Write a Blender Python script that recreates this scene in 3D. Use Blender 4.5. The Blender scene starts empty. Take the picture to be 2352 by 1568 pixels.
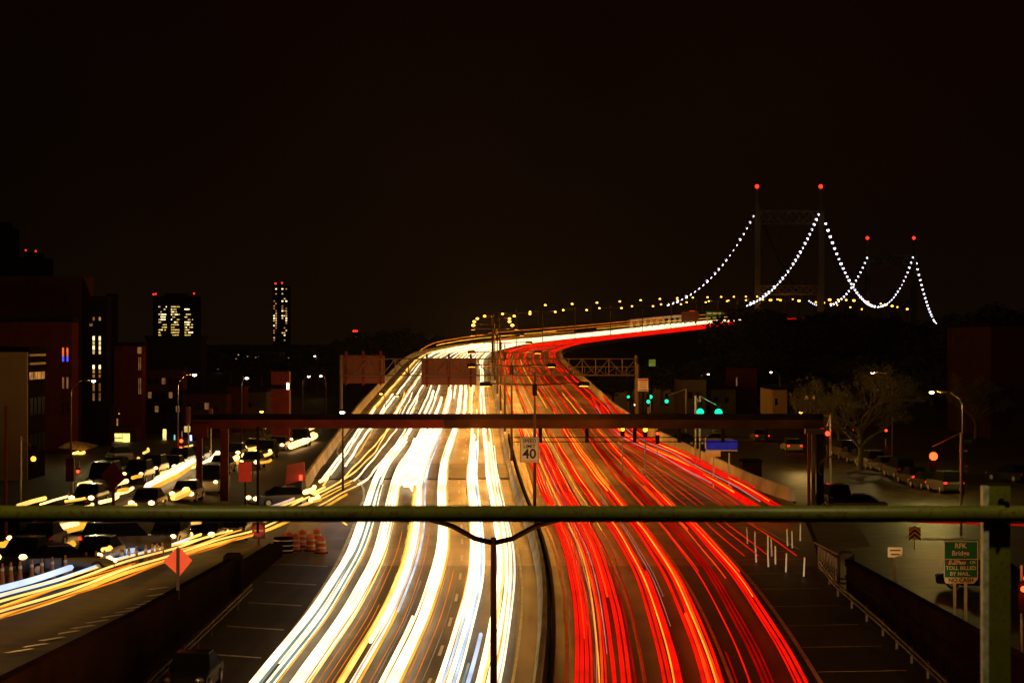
import bpy, bmesh, math, random
import numpy as np
from mathutils import Vector, Matrix
R = math.radians
rng = random.Random(7)
sc = bpy.context.scene
col = sc.collection

# ------------------------------------------------------------------ camera
FD = 5400.0            # focal length in units of a 2352 px wide frame
CAM_Z = 16.4
cam = bpy.data.cameras.new('camera'); co = bpy.data.objects.new('camera', cam); col.objects.link(co)
co.location = (0, 0, CAM_Z); co.rotation_euler = (R(90), 0, 0)
cam.sensor_width = 36; cam.lens = FD/2352*36
cam.dof.use_dof = True; cam.dof.focus_distance = 260; cam.dof.aperture_fstop = 7
cam.clip_start = 0.5; cam.clip_end = 20000
sc.camera = co

# ------------------------------------------------------------------ sky: brown light-polluted night sky
w = bpy.data.worlds.new('World'); sc.world = w; w.use_nodes = True
nt = w.node_tree; nt.nodes.clear()
out = nt.nodes.new('ShaderNodeOutputWorld'); bg = nt.nodes.new('ShaderNodeBackground')
tc = nt.nodes.new('ShaderNodeTexCoord'); sep = nt.nodes.new('ShaderNodeSeparateXYZ')
rmp = nt.nodes.new('ShaderNodeValToRGB')
nt.links.new(tc.outputs['Generated'], sep.inputs[0]); nt.links.new(sep.outputs['Z'], rmp.inputs[0])
e = rmp.color_ramp.elements
e[0].position = 0.0; e[0].color = (0.0046, 0.0022, 0.0007, 1)
e[1].position = 0.16; e[1].color = (0.0030, 0.0006, 0.0001, 1)
m1 = e.new(0.05); m1.color = (0.0038, 0.0015, 0.0004, 1)
nz = nt.nodes.new('ShaderNodeTexNoise'); nz.inputs['Scale'].default_value = 5; nz.inputs['Detail'].default_value = 4
nt.links.new(tc.outputs['Generated'], nz.inputs['Vector'])
mp = nt.nodes.new('ShaderNodeMapRange'); mp.inputs[1].default_value = .3; mp.inputs[2].default_value = .7
mp.inputs[3].default_value = .62; mp.inputs[4].default_value = 1.38
nt.links.new(nz.outputs['Fac'], mp.inputs[0]); nt.links.new(mp.outputs[0], bg.inputs['Strength'])
nt.links.new(rmp.outputs[0], bg.inputs['Color'])
nt.links.new(bg.outputs[0], out.inputs[0])
sc.view_settings.view_transform = 'Standard'; sc.view_settings.look = 'None'
sc.view_settings.exposure = 0; sc.view_settings.gamma = 1
sc.cycles.use_denoising = True
sc.cycles.sample_clamp_indirect = 4
sc.cycles.max_bounces = 4; sc.cycles.diffuse_bounces = 2; sc.cycles.glossy_bounces = 2
sc.cycles.caustics_reflective = False; sc.cycles.caustics_refractive = False
sc.render.film_transparent = False

# ------------------------------------------------------------------ helpers
def at(X, Yp, d):
    return Vector(((X-1176)/FD*d, d, CAM_Z-(Yp-784)/FD*d))

def zAt(Yp, d): return CAM_Z-(Yp-784)/FD*d
def xAt(X, d): return (X-1176)/FD*d

def mat(name, c, rough=.8, var=.25, scale=.6, metal=0, bump=0, spec=.3):
    m = bpy.data.materials.new(name); m.use_nodes = True
    n = m.node_tree; b = n.nodes['Principled BSDF']
    b.inputs['Roughness'].default_value = rough; b.inputs['Metallic'].default_value = metal
    b.inputs['Specular IOR Level'].default_value = spec
    if spec < .1: b.inputs['IOR'].default_value = 1.04
    t = n.nodes.new('ShaderNodeTexCoord'); nz = n.nodes.new('ShaderNodeTexNoise')
    nz.inputs['Scale'].default_value = scale; nz.inputs['Detail'].default_value = 6
    n.links.new(t.outputs['Object'], nz.inputs['Vector'])
    cr = n.nodes.new('ShaderNodeValToRGB'); el = cr.color_ramp.elements
    el[0].position = .3; el[1].position = .7
    el[0].color = tuple(max(0, x*(1-var)) for x in c)+(1,); el[1].color = tuple(min(1, x*(1+var)) for x in c)+(1,)
    n.links.new(nz.outputs['Fac'], cr.inputs[0]); n.links.new(cr.outputs[0], b.inputs['Base Color'])
    if bump:
        bp = n.nodes.new('ShaderNodeBump'); bp.inputs['Strength'].default_value = bump
        n.links.new(nz.outputs['Fac'], bp.inputs['Height']); n.links.new(bp.outputs[0], b.inputs['Normal'])
    return m

def emat(name, c, s, var=0, scale=.15, sample=True, c2=None):
    m = bpy.data.materials.new(name); m.use_nodes = True
    n = m.node_tree; n.nodes.clear()
    o = n.nodes.new('ShaderNodeOutputMaterial'); em = n.nodes.new('ShaderNodeEmission')
    em.inputs['Color'].default_value = tuple(c)+(1,); em.inputs['Strength'].default_value = s
    if var:
        t = n.nodes.new('ShaderNodeTexCoord'); nz = n.nodes.new('ShaderNodeTexNoise'); mr = n.nodes.new('ShaderNodeMapRange')
        nz.inputs['Scale'].default_value = scale; nz.inputs['Detail'].default_value = 3
        mr.inputs[1].default_value = .35; mr.inputs[2].default_value = .65
        mr.inputs[3].default_value = s*(1-var); mr.inputs[4].default_value = s*(1+var)
        n.links.new(t.outputs['Object'], nz.inputs['Vector']); n.links.new(nz.outputs['Fac'], mr.inputs[0])
        n.links.new(mr.outputs[0], em.inputs['Strength'])
        if c2:
            mx = n.nodes.new('ShaderNodeMix'); mx.data_type = 'RGBA'
            mx.inputs[6].default_value = tuple(c)+(1,); mx.inputs[7].default_value = tuple(c2)+(1,)
            nz2 = n.nodes.new('ShaderNodeTexNoise'); nz2.inputs['Scale'].default_value = scale*.6
            mr2 = n.nodes.new('ShaderNodeMapRange'); mr2.inputs[1].default_value = .45; mr2.inputs[2].default_value = .6
            n.links.new(t.outputs['Object'], nz2.inputs['Vector']); n.links.new(nz2.outputs['Fac'], mr2.inputs[0])
            n.links.new(mr2.outputs[0], mx.inputs[0]); n.links.new(mx.outputs[2], em.inputs['Color'])
    n.links.new(em.outputs[0], o.inputs[0])
    m.cycles.emission_sampling = 'FRONT_BACK' if sample else 'NONE'
    return m

def tag(o, label=None, cat=None, group=None, kind=None):
    if label: o['label'] = label
    if cat: o['category'] = cat
    if group: o['group'] = group
    if kind: o['kind'] = kind
    return o

def empty(name, loc, label, cat, group=None, rz=0):
    o = bpy.data.objects.new(name, None); col.objects.link(o)
    o.location = loc; o.rotation_euler = (0, 0, rz); o.empty_display_size = .3
    return tag(o, label, cat, group)

class MB:
    """collects shapes; build() makes one mesh object. Coordinates are local to the parent unless world=True"""
    def __init__(s): s.v = []; s.f = []
    def face(s, pts):
        i = len(s.v); s.v += [tuple(p) for p in pts]; s.f.append(tuple(range(i, i+len(pts)))); return s
    def box(s, x0, x1, y0, y1, z0, z1):
        i = len(s.v)
        s.v += [(x, y, z) for z in (z0, z1) for x, y in ((x0, y0), (x1, y0), (x1, y1), (x0, y1))]
        for q in ((0, 3, 2, 1), (4, 5, 6, 7), (0, 1, 5, 4), (1, 2, 6, 5), (2, 3, 7, 6), (3, 0, 4, 7)):
            s.f.append(tuple(i+k for k in q))
        return s
    def tube(s, pts, r, n=8, r2=None, cap=True):
        pts = [Vector(p) for p in pts]; i0 = len(s.v); L = len(pts)
        up0 = Vector((0, 0, 1))
        for k, p in enumerate(pts):
            d = (pts[min(k+1, L-1)]-pts[max(k-1, 0)])
            if d.length < 1e-9: d = Vector((0, 1, 0))
            d.normalize()
            u = up0 if abs(d.z) < .95 else Vector((1, 0, 0))
            a = d.cross(u).normalized(); b = a.cross(d).normalized()
            rr = r if r2 is None else r+(r2-r)*k/(L-1)
            for j in range(n):
                t = 2*math.pi*j/n
                s.v.append(tuple(p+a*math.cos(t)*rr+b*math.sin(t)*rr))
        for k in range(L-1):
            for j in range(n):
                a = i0+k*n+j; b = i0+k*n+(j+1) % n
                s.f.append((a, b, b+n, a+n))
        if cap:
            s.f.append(tuple(i0+j for j in range(n))[::-1]); s.f.append(tuple(i0+(L-1)*n+j for j in range(n)))
        return s
    def cyl(s, c, r, h, n=12, r2=None): 
        return s.tube([c, (c[0], c[1], c[2]+h)], r, n, r2)
    def ball(s, c, r, n=8, sz=1):
        i0 = len(s.v); m = n//2
        for k in range(m+1):
            th = math.pi*k/m
            for j in range(n):
                ph = 2*math.pi*j/n
                s.v.append((c[0]+r*math.sin(th)*math.cos(ph), c[1]+r*math.sin(th)*math.sin(ph), c[2]+r*sz*math.cos(th)))
        for k in range(m):
            for j in range(n):
                a = i0+k*n+j; b = i0+k*n+(j+1) % n
                s.f.append((a, a+n, b+n, b))
        return s
    def prism(s, poly, y0, y1):
        """poly: (x,z) outline, extruded along y"""
        n = len(poly); i = len(s.v)
        s.v += [(x, y0, z) for x, z in poly]+[(x, y1, z) for x, z in poly]
        s.f.append(tuple(range(i, i+n))); s.f.append(tuple(range(i+2*n-1, i+n-1, -1)))
        for k in range(n):
            a = i+k; b = i+(k+1) % n
            s.f.append((a, a+n, b+n, b))
        return s
    def grid(s, rows):
        i = len(s.v); n = len(rows[0])
        for r in rows: s.v += [tuple(p) for p in r]
        for k in range(len(rows)-1):
            for j in range(n-1):
                a = i+k*n+j; s.f.append((a, a+1, a+n+1, a+n))
        return s
    def build(s, name, m, parent=None, world=False, smooth=False, bevel=0):
        me = bpy.data.meshes.new(name)
        v = s.v
        if world and parent is not None:
            l = parent.location; v = [(a-l.x, b-l.y, c-l.z) for a, b, c in v]
        me.from_pydata(v, [], s.f)
        if smooth: me.polygons.foreach_set('use_smooth', [True]*len(me.polygons))
        me.materials.append(m); me.update()
        o = bpy.data.objects.new(name, me); col.objects.link(o)
        if parent is not None: o.parent = parent
        if bevel:
            bm = bmesh.new(); bm.from_mesh(me)
            bmesh.ops.recalc_face_normals(bm, faces=bm.faces)
            bmesh.ops.bevel(bm, geom=list(bm.edges), offset=bevel, segments=2, affect='EDGES', clamp_overlap=True)
            bm.to_mesh(me); bm.free()
        return o

def copy_tree(o, parent=None):
    c = o.copy(); col.objects.link(c)
    if parent is not None: c.parent = parent
    for ch in list(o.children): copy_tree(ch, c)
    return c

def text(name, body, size, m, parent, loc, ysq=1, xs=1, shear=0, bold=.0):
    cu = bpy.data.curves.new('tmp', 'FONT'); cu.body = body; cu.size = size; cu.align_x = 'CENTER'; cu.align_y = 'CENTER'
    cu.extrude = .004; cu.offset = bold; cu.shear = shear; cu.resolution_u = 3
    t = bpy.data.objects.new('tmp', cu); col.objects.link(t)
    me = bpy.data.meshes.new_from_object(t); bpy.data.objects.remove(t); bpy.data.curves.remove(cu)
    me.transform(Matrix.Diagonal((xs, ysq, 1, 1))); me.transform(Matrix.Rotation(R(90), 4, 'X'))
    me.materials.clear(); me.materials.append(m)
    o = bpy.data.objects.new(name, me); col.objects.link(o); o.parent = parent; o.location = loc
    return o

def point(name, loc, power, c, r=.1, parent=None):
    l = bpy.data.lights.new(name, 'POINT'); l.energy = power; l.color = c; l.shadow_soft_size = r
    o = bpy.data.objects.new(name, l); col.objects.link(o); o.location = loc
    if parent is not None:
        o.parent = parent; o.location = Vector(loc)-parent.location
    return o

ORD = ['first', 'second', 'third', 'fourth', 'fifth', 'sixth', 'seventh', 'eighth', 'ninth', 'tenth', 'eleventh', 'twelfth',
       'thirteenth', 'fourteenth', 'fifteenth', 'sixteenth', 'seventeenth', 'eighteenth', 'nineteenth', 'twentieth',
       'twenty-first', 'twenty-second', 'twenty-third', 'twenty-fourth', 'twenty-fifth', 'twenty-sixth', 'twenty-seventh', 'twenty-eighth',
       'twenty-ninth', 'thirtieth']+['%s-%s' % (a, b) for a in ('thirty', 'forty', 'fifty', 'sixty', 'seventy', 'eighty') for b in ('first', 'second', 'third', 'fourth', 'fifth', 'sixth', 'seventh', 'eighth', 'ninth', 'tenth')]

# ------------------------------------------------------------------ materials
M = dict(
    concrete=mat('concrete', (.30, .25, .19), .8, .3, .5, bump=.1),
    barrier=mat('barrier_concrete', (.42, .36, .27), .8, .35, .35),
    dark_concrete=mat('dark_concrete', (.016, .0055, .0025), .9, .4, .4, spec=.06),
    asphalt_l=mat('street_asphalt', (.034, .025, .014), .55, .75, .6, bump=.15, spec=.22),
    asphalt_r=mat('avenue_asphalt', (.032, .022, .006), .5, .9, .8, bump=.3, spec=.12),
    earth=mat('dark_ground', (.03, .026, .02), .9, .4, .2),
    paint=mat('road_paint', (.55, .48, .36), .7, .25, .8),
    paint_y=mat('yellow_paint', (.55, .38, .10), .7, .25, .8),
    steel=mat('galvanised_steel', (.32, .31, .29), .5, .15, 2, metal=.5),
    post_w=mat('white_sign_post', (.6, .55, .45), .6, .1, 2),
    rail_steel=mat('weathered_rail_steel', (.05, .028, .013), .7, .5, 1.5, metal=.1),
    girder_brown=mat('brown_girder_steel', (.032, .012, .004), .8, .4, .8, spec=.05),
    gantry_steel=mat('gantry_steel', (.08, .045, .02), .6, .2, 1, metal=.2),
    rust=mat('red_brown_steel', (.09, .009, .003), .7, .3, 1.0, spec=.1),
    dark_steel=mat('dark_steel', (.009, .005, .003), .7, .3, 1.0, spec=.08),
    brown_steel=mat('brown_steel', (.05, .024, .010), .65, .3, 1.0, spec=.15),
    green_paint=mat('green_paint', (.115, .12, .010), .42, .2, 5, bump=.08, spec=.4),
    tarn=mat('bare_edge_metal', (.40, .37, .33), .5, .45, 22, bump=.4),
    beige=mat('beige_render', (.30, .20, .07), .85, .12, .3),
    brick=mat('dark_red_brick', (.045, .007, .004), .9, .25, .8, spec=.05),
    brick2=mat('brown_brick', (.028, .009, .003), .9, .25, .8, spec=.05),
    black_wall=mat('dark_wall', (.006, .0035, .0025), .95, .3, .4, spec=.04),
    grey_wall=mat('grey_wall', (.05, .036, .018), .9, .3, .4, spec=.08),
    glass=mat('dark_glass', (.006, .006, .007), .3, .1, 1, spec=.05),
    tyre=mat('tyre_rubber', (.015, .015, .015), .8, .1, 3),
    rim=mat('wheel_rim', (.5, .5, .5), .3, .1, 3, metal=.8),
    car_black=mat('black_car_paint', (.012, .012, .013), .18, .1, 1, spec=.6),
    car_silver=mat('silver_car_paint', (.12, .115, .105), .25, .08, 1, metal=.3),
    car_white=mat('white_car_paint', (.28, .25, .2), .25, .06, 1),
    car_red=mat('dark_red_car_paint', (.2, .02, .015), .25, .1, 1),
    orange_plastic=mat('orange_plastic', (.75, .13, .015), .55, .1, 3),
    cone_orange=mat('faded_orange_rubber', (.5, .2, .06), .6, .2, 3),
    white_band=mat('white_reflective_band', (.75, .68, .6), .5, .05, 3),
    yellow_band=mat('yellow_reflective_band', (.85, .6, .05), .5, .05, 3),
    sign_white=mat('sign_white', (.78, .58, .29), .55, .06, 2),
    sign_orange=mat('sign_orange', (.9, .075, .002), .5, .1, 2),
    sign_green=mat('sign_green', (.008, .15, .035), .5, .1, 2),
    sign_red=mat('sign_red', (.55, .02, .02), .5, .1, 2),
    sign_blue=emat('sign_blue_backlit', (.035, .028, .30), .42, .3, .8, sample=False),  # faint glow added to lift the board's blue
    sign_yellow=mat('sign_yellow', (.9, .45, .03), .5, .05, 2),
    sign_back=mat('orange_brown_sign_back', (.10, .016, .004), .6, .2, .7),
    purple=mat('purple_panel', (.18, .01, .06), .5, .1, 2),
    letter_dark=mat('dark_lettering', (.03, .022, .015), .7, .05, 2),
    letter_red=mat('red_lettering', (.5, .07, .03), .7, .05, 2),
    letter_white=mat('pale_lettering', (.8, .7, .45), .6, .05, 2),
    leaf=mat('dark_foliage', (.022, .024, .012), .8, .5, .5),
    bark=mat('bark', (.10, .08, .045), .9, .3, 2),
    twig=mat('pale_twigs', (.11, .085, .02), .8, .3, 2),
)
E = dict(
    sodium=emat('sodium_lamp_glow', (1, .46, .05), 7, sample=False),
    ledw=emat('white_lamp_glow', (1, .86, .55), 14, sample=False),
    white=emat('white_bulb_glow', (.86, .84, 1), 6, sample=False),
    beacon=emat('red_beacon_glow', (1, .02, .01), 4, sample=False),
    red=emat('red_signal_glow', (1, .03, .01), 6, sample=False),
    redhot=emat('big_red_signal_glow', (1, .10, .02), 3.0, sample=False),
    green=emat('green_signal_glow', (.01, 1, .45), 1.5, sample=False),
    amber=emat('amber_signal_glow', (1, .28, .02), 7, sample=False),
    head=emat('headlight_glow', (1, .56, .17), 6.5, sample=True),
    tail=emat('taillight_glow', (1, .02, .01), 4, sample=False),
    win=emat('warm_window_glow', (1, .66, .18), .75, .6, .9, sample=False),
    win2=emat('orange_window_glow', (1, .40, .08), .4, .6, .9, sample=False),
    winb=emat('bright_window_glow', (1, .80, .38), 2.2, .5, .6, sample=False),
    shop=emat('shop_window_glow', (1, .78, .18), 1.5, .6, 1.6, sample=True),
    blue=emat('blue_sign_glow', (.06, .07, 1), 1.6, sample=False),
    orangew=emat('orange_window_strip', (1, .14, .03), .9, .5, 1.2, sample=False),
    strip=emat('beige_window_strip', (1, .42, .12), .16, .4, 1.2, sample=False),
    teal=emat('teal_sign_glow', (.25, .8, .6), .9, sample=False),
)

# road surface: concrete slabs beyond the expansion joint, dark asphalt this side of it
def road_material():
    m = bpy.data.materials.new('road_surface'); m.use_nodes = True
    n = m.node_tree; N = n.nodes.new; Lk = n.links.new; b = n.nodes['Principled BSDF']
    t = N('ShaderNodeTexCoord'); s = N('ShaderNodeSeparateXYZ'); Lk(t.outputs['Object'], s.inputs[0])
    def noise(sx, sy, sc_, det=5):
        mpg = N('ShaderNodeMapping'); mpg.inputs['Scale'].default_value = (sx, sy, 1); Lk(t.outputs['Object'], mpg.inputs[0])
        z = N('ShaderNodeTexNoise'); z.inputs['Scale'].default_value = sc_; z.inputs['Detail'].default_value = det
        Lk(mpg.outputs[0], z.inputs['Vector']); return z.outputs['Fac']
    def ramp(src, p0, c0, p1, c1):
        r = N('ShaderNodeValToRGB'); r.color_ramp.elements[0].position = p0; r.color_ramp.elements[0].color = c0+(1,)
        r.color_ramp.elements[1].position = p1; r.color_ramp.elements[1].color = c1+(1,); Lk(src, r.inputs[0]); return r.outputs[0]
    def mixc(f, a, c_, mode='MIX'):
        x = N('ShaderNodeMix'); x.data_type = 'RGBA'; x.blend_type = mode
        if isinstance(f, float): x.inputs[0].default_value = f
        else: Lk(f, x.inputs[0])
        Lk(a, x.inputs[6]); Lk(c_, x.inputs[7]); return x.outputs[2]
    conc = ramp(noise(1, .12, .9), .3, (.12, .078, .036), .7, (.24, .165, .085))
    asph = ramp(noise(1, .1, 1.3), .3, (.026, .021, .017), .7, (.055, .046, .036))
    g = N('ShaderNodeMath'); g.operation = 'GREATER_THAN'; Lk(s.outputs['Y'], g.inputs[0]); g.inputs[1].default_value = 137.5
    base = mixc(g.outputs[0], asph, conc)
    # transverse joints every 6.4 m
    md = N('ShaderNodeMath'); md.operation = 'MODULO'; Lk(s.outputs['Y'], md.inputs[0]); md.inputs[1].default_value = 6.4
    lt = N('ShaderNodeMath'); lt.operation = 'LESS_THAN'; Lk(md.outputs[0], lt.inputs[0]); lt.inputs[1].default_value = .16
    jt = N('ShaderNodeRGB'); jt.outputs[0].default_value = (.012, .01, .008, 1)
    f2 = N('ShaderNodeMath'); f2.operation = 'MULTIPLY'; Lk(lt.outputs[0], f2.inputs[0]); f2.inputs[1].default_value = .75
    base = mixc(f2.outputs[0], base, jt.outputs[0])
    # blotches and patches
    pt = ramp(noise(1, .35, .25, 8), .42, (.55, .55, .55), .58, (1.25, 1.25, 1.25))
    base = mixc(.8, base, pt, 'MULTIPLY')
    Lk(base, b.inputs['Base Color'])
    rr = N('ShaderNodeMapRange'); rr.inputs[3].default_value = .35; rr.inputs[4].default_value = .7
    Lk(noise(1, .2, .8), rr.inputs[0]); Lk(rr.outputs[0], b.inputs['Roughness'])
    b.inputs['Specular IOR Level'].default_value = .3
    bp = N('ShaderNodeBump'); bp.inputs['Strength'].default_value = .12; Lk(noise(1, 1, 3, 8), bp.inputs['Height']); Lk(bp.outputs[0], b.inputs['Normal'])
    return m
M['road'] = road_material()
def chipped(m, c2, thr):
    n = m.node_tree; b = n.nodes['Principled BSDF']; src = b.inputs['Base Color'].links[0].from_socket
    t = n.nodes.new('ShaderNodeTexCoord'); z = n.nodes.new('ShaderNodeTexNoise'); z.inputs['Scale'].default_value = 38; z.inputs['Detail'].default_value = 5
    z.noise_dimensions = '3D'; r = n.nodes.new('ShaderNodeValToRGB'); r.color_ramp.elements[0].position = thr; r.color_ramp.elements[1].position = thr+.03
    x = n.nodes.new('ShaderNodeMix'); x.data_type = 'RGBA'; x.inputs[7].default_value = c2+(1,)
    n.links.new(t.outputs['Object'], z.inputs['Vector']); n.links.new(z.outputs['Fac'], r.inputs[0]); n.links.new(r.outputs[0], x.inputs[0])
    n.links.new(src, x.inputs[6]); n.links.new(x.outputs[2], b.inputs['Base Color'])
chipped(M['green_paint'], (.10, .045, .02), .59)

# ------------------------------------------------------------------ the highway alignment (t = distance along y of the median)
MT = [(40, -1.6, .96), (60, -.4, 1.44), (80, .6, 1.92), (97, 1.24, 2.33), (118.8, 1.76, 2.85), (137, 1.75, 3.29), (159, 1.25, 3.82), (175, .65, 4.2), (199, .1, 4.78),
      (256, -.9, 6.15), (305, -1.64, 7.3), (400, -3.1, 9.6), (453, -3.86, 10.85), (500, -4.3, 11.9), (560, -3.4, 13.3), (620, 3.0, 14.75), (680, 16.5, 16.25),
      (740, 34, 17.9), (800, 51.5, 19.7), (870, 71.5, 22), (970, 98.5, 24.4), (1077, 127, 26.6), (1180, 155, 28.2), (1290, 185, 28.8), (1500, 241, 27.5), (1700, 295, 24)]
ts = np.arange(30, 1720, 2.0)
A = np.array(MT)
def smooth(v, k):
    ker = np.hanning(k); ker /= ker.sum(); p = k//2
    vv = np.concatenate([2*v[0]-v[p:0:-1], v, 2*v[-1]-v[-2:-p-2:-1]]); return np.convolve(vv, ker, 'valid')
mx = smooth(np.interp(ts, A[:, 0], A[:, 1]), 31); mz = smooth(np.interp(ts, A[:, 0], A[:, 2]), 31)
dx = np.gradient(mx, ts)
def rp(t, off, h=0.0):
    x = float(np.interp(t, ts, mx)); z = float(np.interp(t, ts, mz)); d = float(np.interp(t, ts, dx))
    L = math.hypot(1, d)
    return Vector((x+off/L, t-off*d/L, z+h))
WL = [(30, -15.3), (60, -15.5), (97, -16.5), (125, -16.2), (143, -16.0), (165, -16.5), (187, -17), (256, -17.6), (305, -18.2), (453, -18.4), (535, -19), (600, -18), (700, -16), (1080, -14.6), (1720, -14.6)]
WR = [(30, 17), (60, 17.4), (97, 16.3), (125, 15.6), (138, 16.3), (146, 17.4), (177, 20.9), (190, 19.3), (252, 16.1), (305, 15), (453, 15.2), (560, 15), (700, 14.6), (1720, 14.6)]
def wl(t): return float(np.interp(t, [a for a, b in WL], [b for a, b in WL]))
def wr(t): return float(np.interp(t, [a for a, b in WR], [b for a, b in WR]))
def trange(a, b, n=None, q=.03):
    o = [a]
    while o[-1] < b: o.append(o[-1]+max(2.0, o[-1]*q))
    o[-1] = b
    return o

rows = []
for t in trange(32, 1710):
    l, r = wl(t), wr(t)
    rows.append([rp(t, l+(r-l)*k/12) for k in range(13)])
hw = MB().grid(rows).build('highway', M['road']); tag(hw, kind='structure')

def strip(t0, t1, off, w_, h=.012, mb=None, step=None):
    mb = mb or MB()
    f = off if callable(off) else (lambda t: off)
    mb.grid([[rp(t, f(t)-w_/2, h), rp(t, f(t)+w_/2, h)] for t in trange(t0, t1)])
    return mb
def bl(a, b, t, t0=190, t1=262):
    s = min(1, max(0, (t-t0)/(t1-t0))); s = s*s*(3-2*s); return a+(b-a)*s

# markings ------------------------------------------------------------
mk = MB()
for off in (lambda t: bl(4.3, 4.4, t), lambda t: bl(7.9, 7.7, t)):     # solid-looking lane lines on the red side
    strip(45, 560, off, .16, mb=mk)
strip(45, 560, lambda t: bl(11.55, 11.1, t), .2, mb=mk)
strip(45, 560, lambda t: bl(-11.95, -17.0, t, 180, 240), .18, mb=mk)
for off in (lambda t: bl(-4.6, -4.0, t), lambda t: bl(-8.2, -7.4, t), lambda t: bl(-11.8, -10.7, t)):
    t = 50
    while t < 560:
        strip(t, t+3, off, .14, mb=mk); t += 9
for t in np.arange(100, 141, 6.7):                                   # shoulder hatching on the right
    mk.grid([[rp(t-.09, 11.7, .012), rp(t+.35, wr(t)-.7, .012)], [rp(t+.09, 11.7, .012), rp(t+.55, wr(t)-.7, .012)]])
for t in np.arange(144, 246, 3.6):                                   # gore hatching
    r1 = float(np.interp(t, [144, 178, 246], [16.0, 14.2, 11.4]))
    mk.grid([[rp(t, 11.2, .012), rp(t+.6, r1, .012)], [rp(t+.2, 11.2, .012), rp(t+.8, r1, .012)]])
mk.grid([[Vector((x, y, float(np.interp(y, ts, mz))+.014)), Vector((x+.2, y, float(np.interp(y, ts, mz))+.014))] for x, y in ((17.7, 146), (15.2, 178), (13, 210), (10.9, 246))])
for t in np.arange(86, 142, 8.5):                                    # faded hatching on the left shoulder
    mk.grid([[rp(t+1.2, -15.3, .012), rp(t, -12.4, .012)], [rp(t+1.55, -15.3, .012), rp(t+.35, -12.4, .012)]])
tag(mk.build('road_markings', M['paint'], hw), 'pale lane lines and hatching painted on the highway')
my = MB(); strip(45, 560, 1.05, .15, mb=my); strip(45, 560, -1.15, .13, mb=my)
tag(my.build('yellow_edge_line', M['paint_y'], hw), 'yellow edge lines beside the median')

rd_ = []
for (zx, zy) in ((100, 1275), (250, 1225), (410, 1165), (555, 1105), (700, 1055), (830, 1005), (970, 955), (1100, 912), (1200, 875), (1290, 840), (1370, 810), (1385, 760), (1400, 700)):
    rd_.append((zx*.2659*.9408, (1250+zy*.2659)*.9408))
# ground sheets -------------------------------------------------------
def zl(x, y):
    ramp = float(np.interp(y, [40, 73, 95, 125, 147, 165, 187, 200], [5.6, 5.2, 4.75, 4.5, 4.1, 4.2, 4.52, 4.9]))
    far = float(np.interp(y, [0, 400, 600, 7000], [5.2, 5.2, 4.6, 4.6]))
    if y > 190: ramp = ramp if y < 200 else far
    s = min(1, max(0, (-x-18)/6)); return ramp+(far-ramp)*s
def lx(y):
    if y < 143: return float(np.interp(y, [20, 60, 73, 97, 125, 143], [-16, -16.1, -15.9, -15.5, -14.75, -14.6]))-.1
    if y <= 198: return rp(y, wl(y)).x+.3
    return 0.0
ys = list(range(20, 143, 6))+[142.9, 144]+list(range(150, 199, 6))+[199, 210, 240, 300, 400, 600, 1000, 2000, 4000, 9000]
rowsL = []
for y in ys:
    L0 = lx(y)
    if 143 < y <= 198: L0 = rp(y, wl(y)).x+.1
    xs = [L0-.0, min(L0-1.5, -18), -20, -22, -24, -30, -45, -80, -200, -600, -2500]
    rw = [Vector((x, y, zl(x, y))) for x in xs]
    if 143 < y <= 186: rw[0].z = float(np.interp(y, ts, mz))-.01
    rowsL.append(rw)
gl = tag(MB().grid(rowsL).build('street', M['asphalt_l']), kind='structure')
def rx(y):
    if y < 199: return rp(y, wr(y)).x+.25
    return 0.0
def zr(x, y): return float(np.interp(y, [0, 170, 500, 700, 9000], [3.75, 4.0, 4.0, 4.6, 4.6]))
rowsR = []
for y in ys:
    x0 = rx(y); z_in = float(np.interp(y, ts, mz))
    rw = [Vector((x, y, zr(x, y))) for x in (x0, x0+3, x0+8, 36, 50, 90, 200, 600, 2500)]
    if y <= 146: rw[0].z = z_in-.0 if y > 140 else zr(0, y)
    if 146 < y < 178: rw[0].z = z_in
    rowsR.append(rw)
gr = tag(MB().grid(rowsR).build('avenue', M['asphalt_r']), kind='structure')

dsh = MB()
for X, Y in rd_:
    d = 100
    for _ in range(8): d = FD*(CAM_Z-zl(xAt(X, d), d))/(Y-784)
    x = xAt(X, d); z = zl(x, d)+.02
    dsh.face([(x-.2, d-.5, z), (x+.05, d-.6, z), (x+.75, d+.6, z), (x+.5, d+.7, z)])
tag(dsh.build('lane_dash', M['paint'], gl), 'short pale dashes painted on the slip road')
# barriers ------------------------------------------------------------
def sweep(prof, t0, t1, off, q=.02):
    mb = MB(); f = off if callable(off) else (lambda t: off)
    T = trange(t0, t1, q=q)
    mb.grid([[rp(t, f(t)+a, h) for a, h in prof+[prof[0]]] for t in T])
    mb.face([rp(t0, f(t0)+a, h) for a, h in prof]); mb.face([rp(t1, f(t1)+a, h) for a, h in prof][::-1])
    return mb
mb_ = empty('median_barrier', rp(60, 0), 'pale concrete barrier running down the middle between white and red traffic', 'barrier')
sweep([(-.33, 0), (-.29, .18), (-.14, .42), (-.10, .95), (.10, .95), (.14, .42), (.29, .18), (.33, 0)], 34, 1075, 0).build('concrete_wall', M['barrier'], mb_, world=True)
sweep([(.36, 0), (.36, .62), (.52, .62), (.52, 0)], 34, 250, 0).build('shade_strip', M['dark_steel'], mb_, world=True)  # dark strip standing for the shade right of the barrier
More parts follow.
